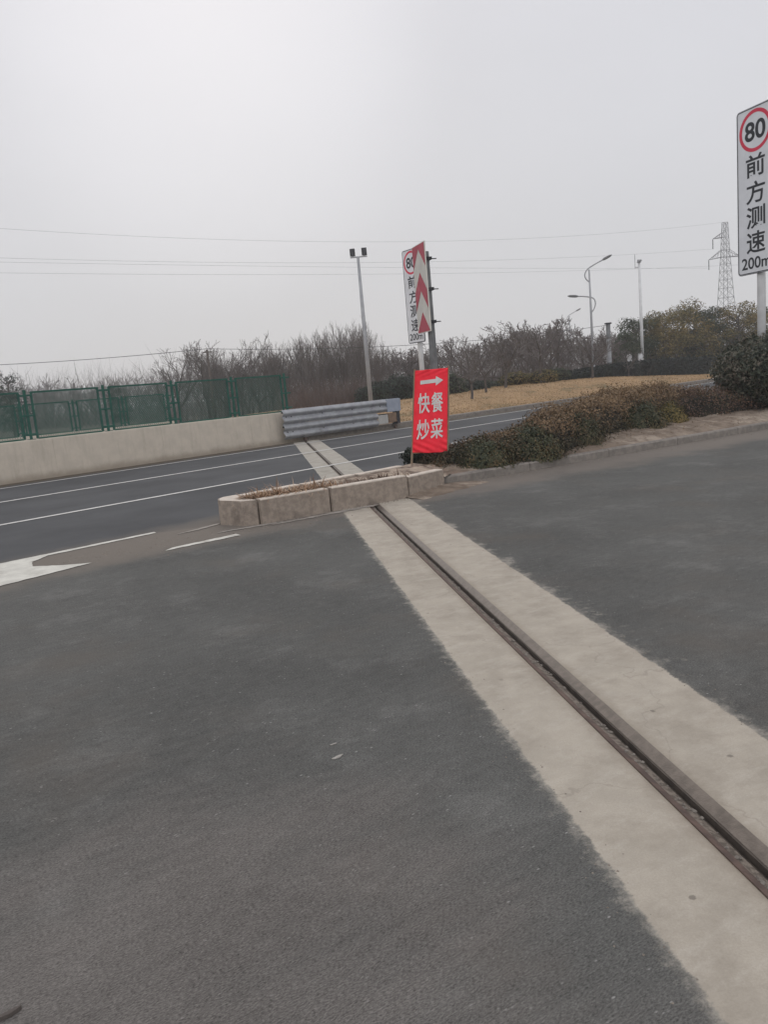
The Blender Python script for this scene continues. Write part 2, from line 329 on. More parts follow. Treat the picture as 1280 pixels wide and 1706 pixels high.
M['leaf_mid'] = leafmat('deep_green_leaves', [(.022, .030, .020), (.042, .054, .028), (.075, .080, .038)], .6, clump=.6)
M['leaf_round'] = leafmat('round_bush_leaves', [(.018, .026, .017), (.036, .045, .027), (.075, .072, .046), (.13, .105, .080)], .5, clump=3)
M['leaf_clip'] = leafmat('clipped_hedge_leaves', [(.008, .012, .010), (.014, .020, .015), (.022, .028, .018)], .7, clump=.8)
M['core'] = mat('dark_fill_core', (.022, .019, .013), (.014, .013, .010), 12, 1, bmp=.5)  # dark filler hull inside the foliage, added to block light
M['straw'] = leafmat('dry_straw', [(.20, .115, .065), (.32, .20, .12), (.45, .32, .21)], .8, clump=5)
M['litter'] = leafmat('dry_litter', [(.10, .065, .04), (.20, .14, .09), (.32, .26, .19)], .9, clump=3)

# ------------------------------------------------------------------ ground, roads
rnd = random.Random(7)
S2 = math.sqrt(.5)
TR = Vector((-.148, .989)); TM = Vector((.989, .148))        # along / across the sliding-gate track
def tp(p, s): return (TM.x*p+TR.x*s, TM.y*p+TR.y*s)          # across offset p, along distance s
def fr(t, n): return (S2*t-S2*n, S2*t+S2*n)                  # far road: along t, offset n
KE = Vector((math.cos(R(KA)), math.sin(R(KA)))); KW = Vector((-KE.y, KE.x))
def kp(a, b, z=None):                                        # island: along kerb a, inwards b
    q = (.95+KE.x*a+KW.x*b, 10.98+KE.y*a+KW.y*b)
    return q if z is None else (*q, z)

bm = bmesh.new()
xs = [-900, -300, -100, -40, 0, 40, 100, 300, 900]
me = bpy.data.meshes.new('ground')
vs = [bm.verts.new((x, y, -.15)) for y in [-60, 0, 40, 80, 160, 400, 1500] for x in xs]
for j in range(6):
    for i in range(8): bm.faces.new([vs[j*9+i], vs[j*9+i+1], vs[(j+1)*9+i+1], vs[(j+1)*9+i]])
bm.to_mesh(me); bm.free(); me.materials.append(M['ground'])
g = bpy.data.objects.new('ground', me); C.objects.link(g); g['kind'] = 'structure'

def road(name, poly, m, slots, z=0):
    bm = bmesh.new(); f = bm.faces.new([bm.verts.new((x, y, z)) for x, y in poly]); bmesh.ops.triangulate(bm, faces=[f])
    for p in slots:                                          # cut the groove out of the road
        c = TM*p; bmesh.ops.bisect_plane(bm, geom=bm.verts[:]+bm.edges[:]+bm.faces[:], plane_co=(c.x, c.y, 0), plane_no=(TM.x, TM.y, 0))
    for f in list(bm.faces):
        c = f.calc_center_median(); q = c.x*TM.x+c.y*TM.y
        if slots[0] < q < slots[1]: bm.faces.remove(f)
    me = bpy.data.meshes.new(name); bm.to_mesh(me); bm.free(); me.materials.append(m)
    o = bpy.data.objects.new(name, me); C.objects.link(o); o['kind'] = 'structure'; return o
GL, GR_ = 1.245, 1.385
NB = 8.4
tip = fr(5.0, NB)
road('near_road', [(-70, -55), (60, -55), kp(60, .15), kp(.0, .15), (.35, 10.3), (-1.4, 9.2), (-1.75, 9.35), fr(4.3, NB), fr(-60, NB)], M['near_asphalt'], (.82, 1.90))
road('far_road', [fr(-60, NB), fr(4.3, NB), (-1.75, 9.35), (-1.6, 9.7), fr(8.2, 8.2), fr(9.6, 9.2), fr(90, 9.2), fr(90, 18.9), fr(-60, 18.9)], M['far_asphalt'], (1.27, 1.36))

# concrete bed either side of the groove, ragged outer edge
def ragged(name, p_in, p_out, s0, s1, m, amp, z=.0018, step=.03, seed=1, ends=None):
    rg = random.Random(seed); n = int((s1-s0)/step); v = []; f = []; a1 = a2 = 0
    for i in range(n+1):
        s = s0+(s1-s0)*i/n
        a1 = a1*.93+rg.uniform(-1, 1)*.28; a2 = a2*.6+rg.uniform(-1, 1)*.5
        o = p_out+amp*(a1*.7+a2*1.1)
        v += [(*tp(p_in, s), z), (*tp(o, s), z)]
    sg = 1 if p_out > p_in else -1
    for i in range(n):
        q = (2*i, 2*i+1, 2*i+3, 2*i+2); f.append(q if sg > 0 else q[::-1])
    b = MB(); b.add(v, f); o = b.build(name, m); o['kind'] = 'structure'; return o
ragged('track_bed', GL, .82, -50, 10.25, M['bed'], 0, 0, 1.5)
ragged('track_bed', GR_, 1.90, -50, 10.85, M['bed'], 0, 0, 1.5)
ragged('track_bed', 1.27, .94, 11.2, 23.6, M['farbed'], .006, seed=8)
ragged('track_bed', 1.36, 1.74, 11.6, 23.9, M['farbed'], .006, seed=9)

def rail(name, s0, s1, gl, gr, label):
    t = thing(name, (0, 0, 0), label, 'track rail')
    def sweep(prof, nm, m):
        b = MB(); n = len(prof); v = []; K = 24
        for i in range(K+1):
            s = s0+(s1-s0)*i/K; v += [(*tp(p, s), z) for p, z in prof]
        f = [(i*n+k, i*n+(k+1) % n, (i+1)*n+(k+1) % n, (i+1)*n+k) for i in range(K) for k in range(n)]
        f += [tuple(range(n))[::-1], tuple(K*n+k for k in range(n))]
        b.add(v, f); return b.build(nm, m, t)
    wd = gr-gl
    sweep([(gl-.001, -.10), (gl+wd*.26, -.10), (gl+wd*.26, -.014), (gl+wd*.05, -.004), (gl-.001, .006)], 'edge_angle', M['rust'])
    sweep([(gl+wd*.26, -.095), (gl+wd*.54, -.095), (gl+wd*.53, -.030), (gl+wd*.26, -.017)], 'packed_dirt', M['grit'])
    sweep([(gl+wd*.54, -.099), (gl+wd*.68, -.099), (gl+wd*.68, -.048), (gl+wd*.54, -.048)], 'groove_floor', M['dirtd'])
    sweep([(gl+wd*.68, -.10), (gl+wd*.72, -.10), (gl+wd*.72, -.018), (gl+wd*.68, -.020)], 'rail_web', M['webd'])
    sweep([(gl+wd*.72, -.10), (gr+.001, -.10), (gr+.001, .007), (gr-wd*.05, .003), (gl+wd*.72, -.016)], 'rail_flange', M['railhead'])
    return t
rl = rail('gate_rail', -4, 9.9, GL, GR_, 'rusty brown grooved steel rail sunk in the concrete strip crossing the near road')
b = MB()
for _ in range(520):
    s = rnd.uniform(-2, 9.7); p = GL+(GR_-GL)*rnd.uniform(.24, .52); r = rnd.uniform(.004, .011)
    c = (*tp(p, s), -.016-(p-GL-.03)*.32+r*.4)
    b.add([(c[0]-r, c[1], c[2]), (c[0], c[1]-r*.8, c[2]), (c[0]+r, c[1], c[2]), (c[0], c[1]+r*.8, c[2]), (c[0], c[1], c[2]+r*.8)], [(0, 1, 4), (1, 2, 4), (2, 3, 4), (3, 0, 4)])
tag(b.build('groove_gravel', mat('groove_gravel', (.26, .235, .20), (.15, .13, .11), 60, .9, bmp=0), rl), kind='stuff')
rail('gate_rail', 11.4, 23.9, 1.27, 1.36, 'narrow dark rail in the pale concrete strip leading to the guardrail gate')

# painted lines
def strip(name, pts, wd, m, z=.008, seed=0):
    rg = random.Random(seed); v = []
    for i, p in enumerate(pts):
        a = Vector(pts[max(i-1, 0)]); c = Vector(pts[min(i+1, len(pts)-1)]); d = (c-a).normalized(); n = Vector((-d.y, d.x))
        k = wd/2*(1+rg.uniform(-.06, .06)); v += [(*(Vector(p)-n*k), z), (*(Vector(p)+n*k), z)]
    b = MB(); b.add(v, [(2*i, 2*i+2, 2*i+3, 2*i+1) for i in range(len(pts)-1)]); o = b.build(name, m); o['kind'] = 'structure'; return o
def run(t0, t1, n, k=80): return [fr(t0+(t1-t0)*i/k, n) for i in range(k+1)]
strip('lane_line', run(-30, 85, 11.58), .13, M['line'], seed=1)
strip('lane_line', run(-30, 85, 14.75), .13, M['line'], seed=2)
strip('edge_line', run(-30, 85, 17.60), .13, M['line'], seed=3)
# gore arrow: long edge line, flaring to a chevron head
def poly_mark(name, P, m, z=.006):
    b = MB(); b.add([(x, y, z) for x, y in P], [tuple(range(len(P)))]); o = b.build(name, m); o['kind'] = 'structure'; return o
def densify(P, amp=.008, step=.05, seed=0):
    rg = random.Random(seed); out = []
    for i, p in enumerate(P):
        q = P[(i+1) % len(P)]; d = Vector(q)-Vector(p); n = max(1, int(d.length/step)); nn = Vector((-d.y, d.x)).normalized()
        for k in range(n): out.append(tuple(Vector(p)+d*k/n+nn*(rg.uniform(-amp, amp) if k else 0)))
    return out
E1 = [(-9.2, 3.2), (-4.06, 7.93)]
poly_mark('gore_marking', densify([(-2.77, 9.10), (-4.06, 7.95), (-7.0, 5.12), (-6.6, 4.5), (-3.54, 6.84), (-3.22, 7.22), (-2.96, 7.55), (-3.22, 7.55), (-3.58, 7.62), (-3.70, 7.86), (-3.66, 8.16), (-2.72, 9.02)], seed=4), M['line2'])
poly_mark('worn_dash', densify([(-2.30, 7.84), (-2.26, 7.98), (-1.67, 8.47), (-1.60, 8.36)], seed=5), M['line2'])
poly_mark('worn_dash', densify([(-2.42, 8.78), (-2.30, 8.98), (-2.03, 9.34), (-2.02, 9.24), (-2.2, 8.97)], .012, seed=6), M['worn'])
poly_mark('worn_dash', densify([(-1.93, 8.62), (-1.86, 8.72), (-1.42, 8.98), (-1.2, 9.05), (-1.3, 8.93)], .012, seed=7), M['worn'])
poly_mark('worn_dash', densify([(-1.35, 8.82), (-1.25, 8.96), (-.6, 9.42), (-.1, 9.72), (-.05, 9.66), (-.6, 9.28)], .02, seed=17), M['worn'])

# ------------------------------------------------------------------ island: soil, kerb stones, kerb
back = lambda a: 1.30+.25*a
b = MB(); NA, NBk = 90, 14; v = []
for i in range(NA+1):
    a = -.3+(62.3)*(i/NA)**1.6
    for j in range(NBk+1):
        u = j/NBk; bb = .11+u*(back(a)-.11)
        z = .115+.16*math.sin(math.pi*min(1, max(0, u)))**.8*min(1, .55+a*.12)+.02*math.sin(a*5+bb*7)*min(1, u*6)+.012*math.sin(a*17-bb*13)*min(1, u*6)
        if j == NBk: z = -.1
        v.append(kp(a, bb, z))
b.add(v, [(i*(NBk+1)+j, (i+1)*(NBk+1)+j, (i+1)*(NBk+1)+j+1, i*(NBk+1)+j+1) for i in range(NA) for j in range(NBk)])
o = b.build('soil', M['soil'], smooth=True); o['kind'] = 'structure'
# kerb along the road side of the island, with joints between stones
b = MB(); a = -.16
while a < 60:
    L = 1.75; p = [kp(a+.006, 0), kp(a+L-.006, 0), kp(a+L-.006, .12), kp(a+.006, .12)]
    zt = .128+rnd.uniform(-.004, .004)
    bmv = [(*q, -.1) for q in p]+[(*p[0], zt-.02), (*p[1], zt-.02), (*p[2], zt), (*p[3], zt)]
    q0 = Vector(p[0]); q3 = Vector(p[3]); q1 = Vector(p[1]); q2 = Vector(p[2])
    i0 = q0+(q3-q0)*.18; i1 = q1+(q2-q1)*.18
    v = bmv[:4]+[(*p[0], zt-.022), (*p[1], zt-.022), (*i1, zt), (*i0, zt), (*p[2], zt), (*p[3], zt)]
    b.add(v, [(0, 1, 5, 4), (4, 5, 6, 7), (7, 6, 8, 9), (2, 3, 9, 8), (0, 4, 7, 9, 3), (1, 2, 8, 6, 5)]); a += L
b.build('kerb', M['kerb'])['kind'] = 'structure'

from mathutils import noise as mn
def stone(name, poly, z0, z1, label, cap=.012, m=None):
    """granite block with a paler dusty top, roughly chipped edges"""
    t = thing(name, (0, 0, 0), label, 'kerb stone'); c = Vector((sum(p[0] for p in poly)/len(poly), sum(p[1] for p in poly)/len(poly)))
    t.location = (c.x, c.y, 0)
    P = [(p[0]-c.x, p[1]-c.y) for p in poly]
    k = MB(); k.prism(P, z0, z1-.004); o = k.build('block', M['stone'], t)
    bm = bmesh.new(); bm.from_mesh(o.data)
    bmesh.ops.bevel(bm, geom=[e_ for e_ in bm.edges if e_.calc_length() > .2 or abs(e_.verts[0].co.z-e_.verts[1].co.z) > .1], offset=.012, segments=2, affect='EDGES')
    for ax, L0 in (((1, 0, 0), 1.3), ((0, 1, 0), 1.3), ((0, 0, 1), .42)):
        for q in np.arange(-L0, L0, .035 if ax[2] == 0 else .03): bmesh.ops.bisect_plane(bm, geom=bm.verts[:]+bm.edges[:]+bm.faces[:], plane_co=(ax[0]*q, ax[1]*q, ax[2]*q), plane_no=ax)
    for v in bm.verts:
        q = v.co+Vector((c.x, c.y, 0)); a = .007*mn.noise(q*5)+.005*mn.noise(q*16)
        ed = max(0, 1-abs(z1-.004-v.co.z)/.05); a -= ed*max(0, mn.noise(q*9+Vector((5, 3, 1))))*.016   # chipped upper edge
        d = Vector((v.co.x, v.co.y, 0)); d = d.normalized() if d.length > 1e-5 else d; v.co += d*a
    bm.to_mesh(o.data); bm.free()
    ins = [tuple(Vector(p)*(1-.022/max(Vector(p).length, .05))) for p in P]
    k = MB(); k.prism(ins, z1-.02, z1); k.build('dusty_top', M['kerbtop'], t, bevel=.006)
    return t
G0 = .006
# nose (rounded) and the three front blocks, the back row behind them
dirk = Vector((math.cos(R(31.5)), math.sin(R(31.5)))); nrk = Vector((-dirk.y, dirk.x)); B0 = Vector((-1.46, 8.98))
def bp(s, d): return tuple(B0+dirk*s+nrk*d)
nose = [bp(-.02, 0), bp(-.02, .34)]
nose += [(-1.84, 9.66), (-2.00, 9.54), (-2.03, 9.40), (-1.99, 9.22), (-1.66, 8.965)]
stone('kerb_stone', nose[::-1] if False else nose, -.1, .30, 'rounded granite nose stone at the left tip of the traffic island')
stone('kerb_stone', [bp(.0, 0), bp(.945, 0), bp(.945, .15), bp(0, .15)], -.1, .30, 'long granite kerb block between the rounded nose stone and the dark joint')
stone('kerb_stone', [bp(.962, 0), bp(2.12, 0), bp(2.12, .15), bp(.962, .15)], -.1, .30, 'cracked granite kerb block standing at the end of the rail groove')
d3 = Vector((math.cos(R(47)), math.sin(R(47)))); n3 = Vector((-d3.y, d3.x)); B3 = Vector(bp(2.135, .015))
stone('kerb_stone', [tuple(B3), tuple(B3+d3*.78), tuple(B3+d3*.78+n3*.15), tuple(B3+n3*.15)], -.1, .275, 'sandy granite kerb block turned back in front of the red board')
d4 = Vector((math.cos(R(44)), math.sin(R(44)))); n4 = Vector((d4.y, -d4.x)); Q = Vector((-1.88, 9.70))
for k, lab in enumerate(('low rear kerb block behind the rounded nose stone', 'rear kerb block along the far road behind the dry weeds', 'rear kerb block on the far road side left of the red board')):
    p = Q+d4*(k*1.0+.02); q = Q+d4*(k*1.0+.985)
    stone('kerb_stone', [tuple(p+n4*.14), tuple(q+n4*.14), tuple(q), tuple(p)], -.1, .285-.01*k, lab)
# earth and sand filling the island tip
inner = [bp(.02, .16), bp(2.1, .16), tuple(B3+n3*.17), tuple(B3+d3*.80+n3*.02), kp(.18, .13), kp(.5, .14), kp(.9, .8), tuple(Q+d4*3.3+n4*.0), tuple(Q+d4*2.9+n4*.15), tuple(Q+d4*.2+n4*.15), (-1.62, 9.5)]
bm = bmesh.new(); f = bm.faces.new([bm.verts.new((x, y, .255)) for x, y in inner])
bmesh.ops.triangulate(bm, faces=[f]); bmesh.ops.subdivide_edges(bm, edges=bm.edges[:], cuts=6, use_grid_fill=True)
from mathutils import noise as mn
for v in bm.verts:
    u = min(1, max(0, (v.co.x-.45)/.75)); v.co.z -= .15*u*u*(3-2*u)
    v.co.z += .030*mn.noise(v.co*3.2)+.016*mn.noise(v.co*11)
me = bpy.data.meshes.new('sand'); bm.to_mesh(me); bm.free(); me.materials.append(M['sand']); me.polygons.foreach_set('use_smooth', [True]*len(me.polygons))
o = bpy.data.objects.new('sand', me); C.objects.link(o); o['kind'] = 'structure'
# dirt heaped at the foot of the third block
b = MB(); v = []; K = 30
for i in range(K+1):
    u = i/K; p = Vector((.33, 10.02)).lerp(Vector((1.35, 11.18)), u); n = Vector((.72, -.69)); hh = .055*math.sin(math.pi*min(1, u*1.05+.02))**.6
    for j, (q, z) in enumerate(((-.12, .8), (0, 1), (.10, .62), (.2, .28), (.34, .0))):
        v.append((p.x+n.x*q*(.8+.4*mn.noise(Vector((u*9, j, 0)))), p.y+n.y*q, .003+hh*z*(1+.5*mn.noise(Vector((u*14, j*2, 3)))) if z else .001))
b.add(v, [(i*5+j, i*5+j+1, (i+1)*5+j+1, (i+1)*5+j) for i in range(K) for j in range(4)])
b.build('dirt_heap', M['soil'], smooth=True)['kind'] = 'structure'

# dry weeds on the kerb, dead leaves
def blades(name, spots, n, L, m, seed, lean, label, cat, spread):
    rg = random.Random(seed); b = MB()
    for x, y, z, k in spots:
        for _ in range(int(n*k)):
            a = rg.uniform(0, 6.28); px, py = x+rg.gauss(0, spread), y+rg.gauss(0, spread*.45); l = L*rg.uniform(.4, 1.1)
            d = Vector((lean[0]+rg.uniform(-.8, .8), lean[1]+rg.uniform(-.8, .8), rg.uniform(-.1, .55))).normalized(); s = Vector((-d.y, d.x, 0)).normalized()*rg.uniform(.003, .008)
            p = Vector((px, py, z)); q = p+d*l*.55; r_ = q+(d+Vector((0, 0, -.55))).normalized()*l*.5
            b.add([p-s, p+s, q+s*.8, q-s*.8, r_], [(0, 1, 2, 3), (3, 2, 4)])
    return tag(b.build(name, m), label, cat)
sp = [(*bp(.02+.07*i+.03*math.sin(i*5.1), .24+.07*math.sin(i*2.1)), .275, (1.3-.05*i)*(.35+.65*abs(math.sin(i*1.3)))) for i in range(16)]
blades('dry_weeds', sp, 130, .25, M['straw'], 3, (-.5, -.3), 'tuft of dry straw coloured weeds lying along the kerb top', 'dry weeds', .06)
sp = [(*bp(.95+.12*i, .3+.05*math.sin(i*1.7)), .262, 1) for i in range(11)]
blades('dead_leaves', sp, 70, .15, mat('brown_dead_stalks', (.16, .095, .06), (.09, .055, .038), 20, .95), 4, (-.6, -.4), 'dark brown dead stalks lying on the sandy island tip', 'dead stalks', .06)

# litter and leaves on the soil (uncountable)
rg = np.random.default_rng(4); P = []
for _ in range(2600):
    a = rg.uniform(.1, 12); bb = rg.uniform(.16, 1.4+.1*a); u = (bb-.11)/(back(a)-.11)
    z = .125+.16*math.sin(math.pi*min(1, max(0, u)))**.8*min(1, .55+a*.12)+.02
    P.append(kp(a, bb, z))
tag(leafcards('leaf_litter', np.array(P), np.tile([0, 0, 1.], (len(P), 1)), .035, M['litter'], seed=6, jitter=.35), kind='stuff')

# ------------------------------------------------------------------ hedges and bushes on the island
def hedge_h(a, b):                                            # profile of the russet hedge, metres above the ground
    top = np.interp(a, [.15, .5, 1.2, 2.0, 2.8, 3.8, 5, 7, 12, 22, 30], [.15, .40, .55, .60, .76, .88, .95, .98, .95, .85, .8])
    return top
def hedge_points(n, a0, a1, front, depth, hf, seed, bot=.12, rough=.09):
    rg = np.random.default_rng(seed); P = np.zeros((n, 3)); Nn = np.zeros((n, 3)); k = 0
    while k < n:
        a = rg.uniform(a0, a1); u = rg.uniform(-1, 1); th = math.asin(max(-1, min(1, u*1.0)))   # round section
        fb = front(a); dp = depth(a)
        H_ = hf(a)*(.94+.20*mn.noise(Vector((a*.85, u*.9, seed+20)))+rough*1.6*mn.noise(Vector((a*1.7, u*2.2, seed)))+rough*mn.noise(Vector((a*4.6, u*5, seed+3.1))))
        sx = math.copysign(abs(u)**1.0, u); cz = (1-abs(u)**3.2)**.5
        if rg.uniform() < .38: cz *= rg.uniform(.15, 1)     # leaves down the sides
        endf = min(1, (a-a0)/.35+.2, (a1-a)/.35+.2)
        sc = rg.uniform(.82, 1.03) if rg.uniform() < .85 else rg.uniform(.98, 1.16)
        bb = fb+dp*.5+sx*dp*.5*sc*(1+.12*mn.noise(Vector((a*3.1, cz*3, seed+9)))); z = bot+(H_-bot)*cz*sc*endf**.5
        x, y = kp(a, bb); P[k] = (x, y, max(z, bot*.7))
        nb = sx*abs(sx); nz = cz+.15; Nn[k] = (KW.x*nb, KW.y*nb, nz); k += 1
    return P, Nn/np.linalg.norm(Nn, axis=1)[:, None]
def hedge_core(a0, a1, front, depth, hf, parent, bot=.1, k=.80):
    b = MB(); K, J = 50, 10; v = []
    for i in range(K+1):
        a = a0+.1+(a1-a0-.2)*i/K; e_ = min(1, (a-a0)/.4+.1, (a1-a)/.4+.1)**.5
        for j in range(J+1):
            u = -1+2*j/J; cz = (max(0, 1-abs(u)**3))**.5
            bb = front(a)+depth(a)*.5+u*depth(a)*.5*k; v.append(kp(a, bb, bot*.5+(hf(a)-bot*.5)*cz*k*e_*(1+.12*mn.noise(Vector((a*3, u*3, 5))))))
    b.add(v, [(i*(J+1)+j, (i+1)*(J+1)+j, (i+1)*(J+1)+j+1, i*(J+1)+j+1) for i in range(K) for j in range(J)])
    return b.build('stems_or_core', M['core'], parent, smooth=True)  # solid dark hull added under the hedge leaves to block light
def hedge(name, label, cat, n, a0, a1, front, depth, hf, size, m, seed, group=None):
    t = thing(name, (0, 0, 0), label, cat, 0, group)
    P, Nn = hedge_points(n, a0, a1, front, depth, hf, seed)
    leafcards('foliage', P, Nn, size, m, t, seed, .75, .55); hedge_core(a0, a1, front, depth, hf, t)
    return t
fr1 = lambda a: float(np.interp(a, [0, .6, 1.2, 2.6, 3.4, 4.5, 6, 9], [.75, .35, .02, .05, .35, .75, 1.3, 2.0]))
dp1 = lambda a: float(np.interp(a, [0, .6, 1.2, 2.6, 4, 6, 8], [.7, 1.1, 1.5, 1.75, 1.75, 1.6, 1.7]))
hedge('low_hedge', 'long low russet brown hedge on the island right of the red board', 'hedge', 62000, .12, 9.2, fr1, dp1, lambda a: float(hedge_h(a, 0)), .040, M['leaf_hedge'], 11)
fr2 = lambda a: float(np.interp(a, [6, 7, 8, 30], [1.75, 1.5, 1.15, 1.2])); dp2 = lambda a: 1.5
hedge('low_hedge', 'low plum and rust coloured hedge in front of the big round bush', 'hedge', 22000, 7.0, 13.5, fr2, dp2, lambda a: float(np.interp(a, [6, 7, 8, 10, 14], [.70, .78, .84, .80, .72])), .042, M['leaf_purple'], 12)
# greener shrubs along the front of the hedge
for a, bb, rx, h_, lab, m, n, sd in (
    (1.05, .42, .52, .42, 'dark green low shrub at the left front of the russet hedge', 'leaf_hedgeg', 5600, 21),
    (1.95, .38, .55, .56, 'taller green shrub in the middle of the hedge front over the kerb', 'leaf_hedgeg', 6800, 22),
    (3.35, .72, .50, .66, 'dark green shrub in the hedge front beside the bare soil', 'leaf_hedgeg', 5200, 23),
    (5.55, 1.25, .62, .62, 'dull green shrub on the soil where the russet hedge ends', 'leaf_hedgeg', 6800, 24),
    (6.6, 1.35, .45, .52, 'small yellowish green shrub on the soil in front of the plum hedge', 'leaf_olive', 4200, 25)):
    c = kp(a, bb); t = thing('shrub', (c[0], c[1], .1), lab, 'shrub'); rg = np.random.default_rng(sd)
    d = rg.normal(0, 1, (n, 3)); d[:, 2] = np.abs(d[:, 2]); d /= np.linalg.norm(d, axis=1)[:, None]
    rr = np.array([.93+.22*mn.noise(Vector(q)*2.6+Vector((sd, 0, 0))) for q in d])*np.where(rg.uniform(size=n) < .8, rg.uniform(.86, 1.04, n), rg.uniform(.95, 1.2, n))
    P = d*rr[:, None]*np.array([rx, rx*.8, h_]); leafcards('foliage', P, d, .042, M[m], t, sd, .7, .55)
    bm = bmesh.new(); bmesh.ops.create_icosphere(bm, subdivisions=3, radius=1); me = bpy.data.meshes.new('stems_or_core')
    for v in bm.verts: v.co = Vector((v.co.x*rx*.8, v.co.y*rx*.64, max(-.05, v.co.z*h_*.8)))
    bm.to_mesh(me); bm.free(); me.materials.append(M['core']); q = bpy.data.objects.new('stems_or_core', me); C.objects.link(q); q.parent = t  # dark inner hull, added to stop light passing through the shrub
# dark bush behind the red board
def ball_bush(name, loc, rad, n, size, m, label, cat, seed, lump=.10, flat=False, asp=.5, core=.86):
    t = thing(name, loc, label, cat); rg = np.random.default_rng(seed)
    d = rg.normal(0, 1, (n, 3)); d /= np.linalg.norm(d, axis=1)[:, None]
    rr = np.array([1+lump*mn.noise(Vector(q)*2.2+Vector((seed, 0, 0)))+lump*.6*mn.noise(Vector(q)*6+Vector((seed, 4, 0))) for q in d])*np.where(rg.uniform(size=n) < .8, rg.uniform(.88, 1.02, n), rg.uniform(.97, 1.07, n))
    P = d*rr[:, None]*np.array(rad)+np.array([0, 0, rad[2]]); k = P[:, 2] > .02
    leafcards('foliage', P[k], d[k], size, M[m], t, seed, .6, asp)
    bm = bmesh.new(); bmesh.ops.create_icosphere(bm, subdivisions=4, radius=1); me = bpy.data.meshes.new('stems_or_core')
    for v in bm.verts:
        q = v.co.copy(); k_ = core*(1+lump*mn.noise(q*2.2+Vector((seed, 0, 0)))); v.co = Vector((q.x*rad[0]*k_, q.y*rad[1]*k_, max(.0, rad[2]+q.z*rad[2]*k_)))
    bm.to_mesh(me); bm.free(); me.materials.append(M['core']); q = bpy.data.objects.new('stems_or_core', me); C.objects.link(q); q.parent = t  # dark ellipsoid added behind the leaf shell to block light
    return t
ball_bush('bush', (.80, 12.62, .08), (.42, .30, .20), 2600, .05, 'leaf_dark', 'small dark green bush on the ground behind the legs of the red board', 'bush', 31, .2)
ball_bush('round_bush', (9.45, 17.55, .15), (1.60, 1.55, .90), 22000, .085, 'leaf_round', 'big clipped round evergreen bush around the foot of the speed sign pole', 'bush', 32, .07, asp=.45)

# ------------------------------------------------------------------ far side: wall, fences, kerb, guardrail gate
def wallmat():
    m, nt, p = new_mat('cast_concrete_wall'); v = coords(nt); st = coords(nt, (1, 1, .10))
    c = mixc(nt, mapr(nt, noise(nt, v, 3, 6, .65), .35, .65), (.50, .445, .365), (.45, .40, .33))
    c = mixc(nt, math_(nt, 'MULTIPLY', mapr(nt, noise(nt, st, 7, 5, .7), .48, .72), .45), c, (.34, .30, .24))     # rain streaks
    c = mixc(nt, math_(nt, 'MULTIPLY', mapr(nt, noise(nt, st, 26, 4, .7), .55, .75), .35), c, (.55, .50, .42))
    sz = N(nt, 'ShaderNodeSeparateXYZ'); nt.links.new(v, sz.inputs[0])
    ft = math_(nt, 'ADD', sz.outputs['Z'], math_(nt, 'MULTIPLY', noise(nt, v, 2.5, 6, .7), .22))                    # darker brown towards the foot
    c = mixc(nt, math_(nt, 'MULTIPLY', mapr(nt, ft, .34, .12), .7), c, (.22, .185, .14))
    nt.links.new(c, p.inputs['Base Color']); p.inputs['Roughness'].default_value = .95; p.inputs['Specular IOR Level'].default_value = .2
    bump(nt, p, noise(nt, v, 14, 5), .2, .01); return m
M['wall'] = wallmat()
def wall(label, t0, t1, n, th, z1, seg, first):
    T = thing('concrete_wall', (*fr(t1, n), 0), label, 'wall', R(45))     # local x runs back along the wall (negative)
    b = MB(); x = 0; L = first
    while x > -(t1-t0):
        a, c = x-L+.002, x-.001
        P = [(0, -.1), (0, .02), (.05, z1-.03), (.062, z1), (th-.01, z1), (th, z1-.02), (th, -.1)]
        k = len(P); v = [(a, y, z) for y, z in P]+[(c, y, z) for y, z in P]
        b.add(v, [(i, (i+1) % k, k+(i+1) % k, k+i) for i in range(k)]+[tuple(range(k))[::-1], tuple(range(k, 2*k))]); x -= L; L = seg
    b.build('body', M['wall'], T); return T
wall('long weathered concrete wall along the far road under the green fence', -34, 15.45, 18.62, .28, .95, 2.9, 2.0)

PH = 1.13
def mesh_panel_mesh(W, H):
    b = MB(); s = .058; sl = .75; d = .003; th = .0028
    def strand(p, q):
        v = Vector((q[0]-p[0], 0, q[1]-p[1]))
        if v.length < .02: return
        u = Vector((-v.z, 0, v.x)).normalized()*th
        P = [Vector((p[0], -d, p[1])), Vector((q[0], -d, q[1])), Vector((q[0], d, q[1])), Vector((p[0], d, p[1]))]
        b.add([P[0]-u, P[1]-u, P[2]+u, P[3]+u], [(0, 1, 2, 3)])
    k = 1/sl                                            # rise over run
    for sg in (1, -1):
        x = -H/k if sg > 0 else 0
        while x < W+(H/k if sg < 0 else 0):
            # line x(z)=x+sg*z/k
            z0, z1 = 0, H
            def xz(z): return x+sg*z/k
            if sg > 0: za = max(0, -x*k); zb = min(H, (W-x)*k)
            else: za = max(0, (x-W)*k); zb = min(H, x*k)
            if zb > za: strand((xz(za), za), (xz(zb), zb))
            x += s
    return b
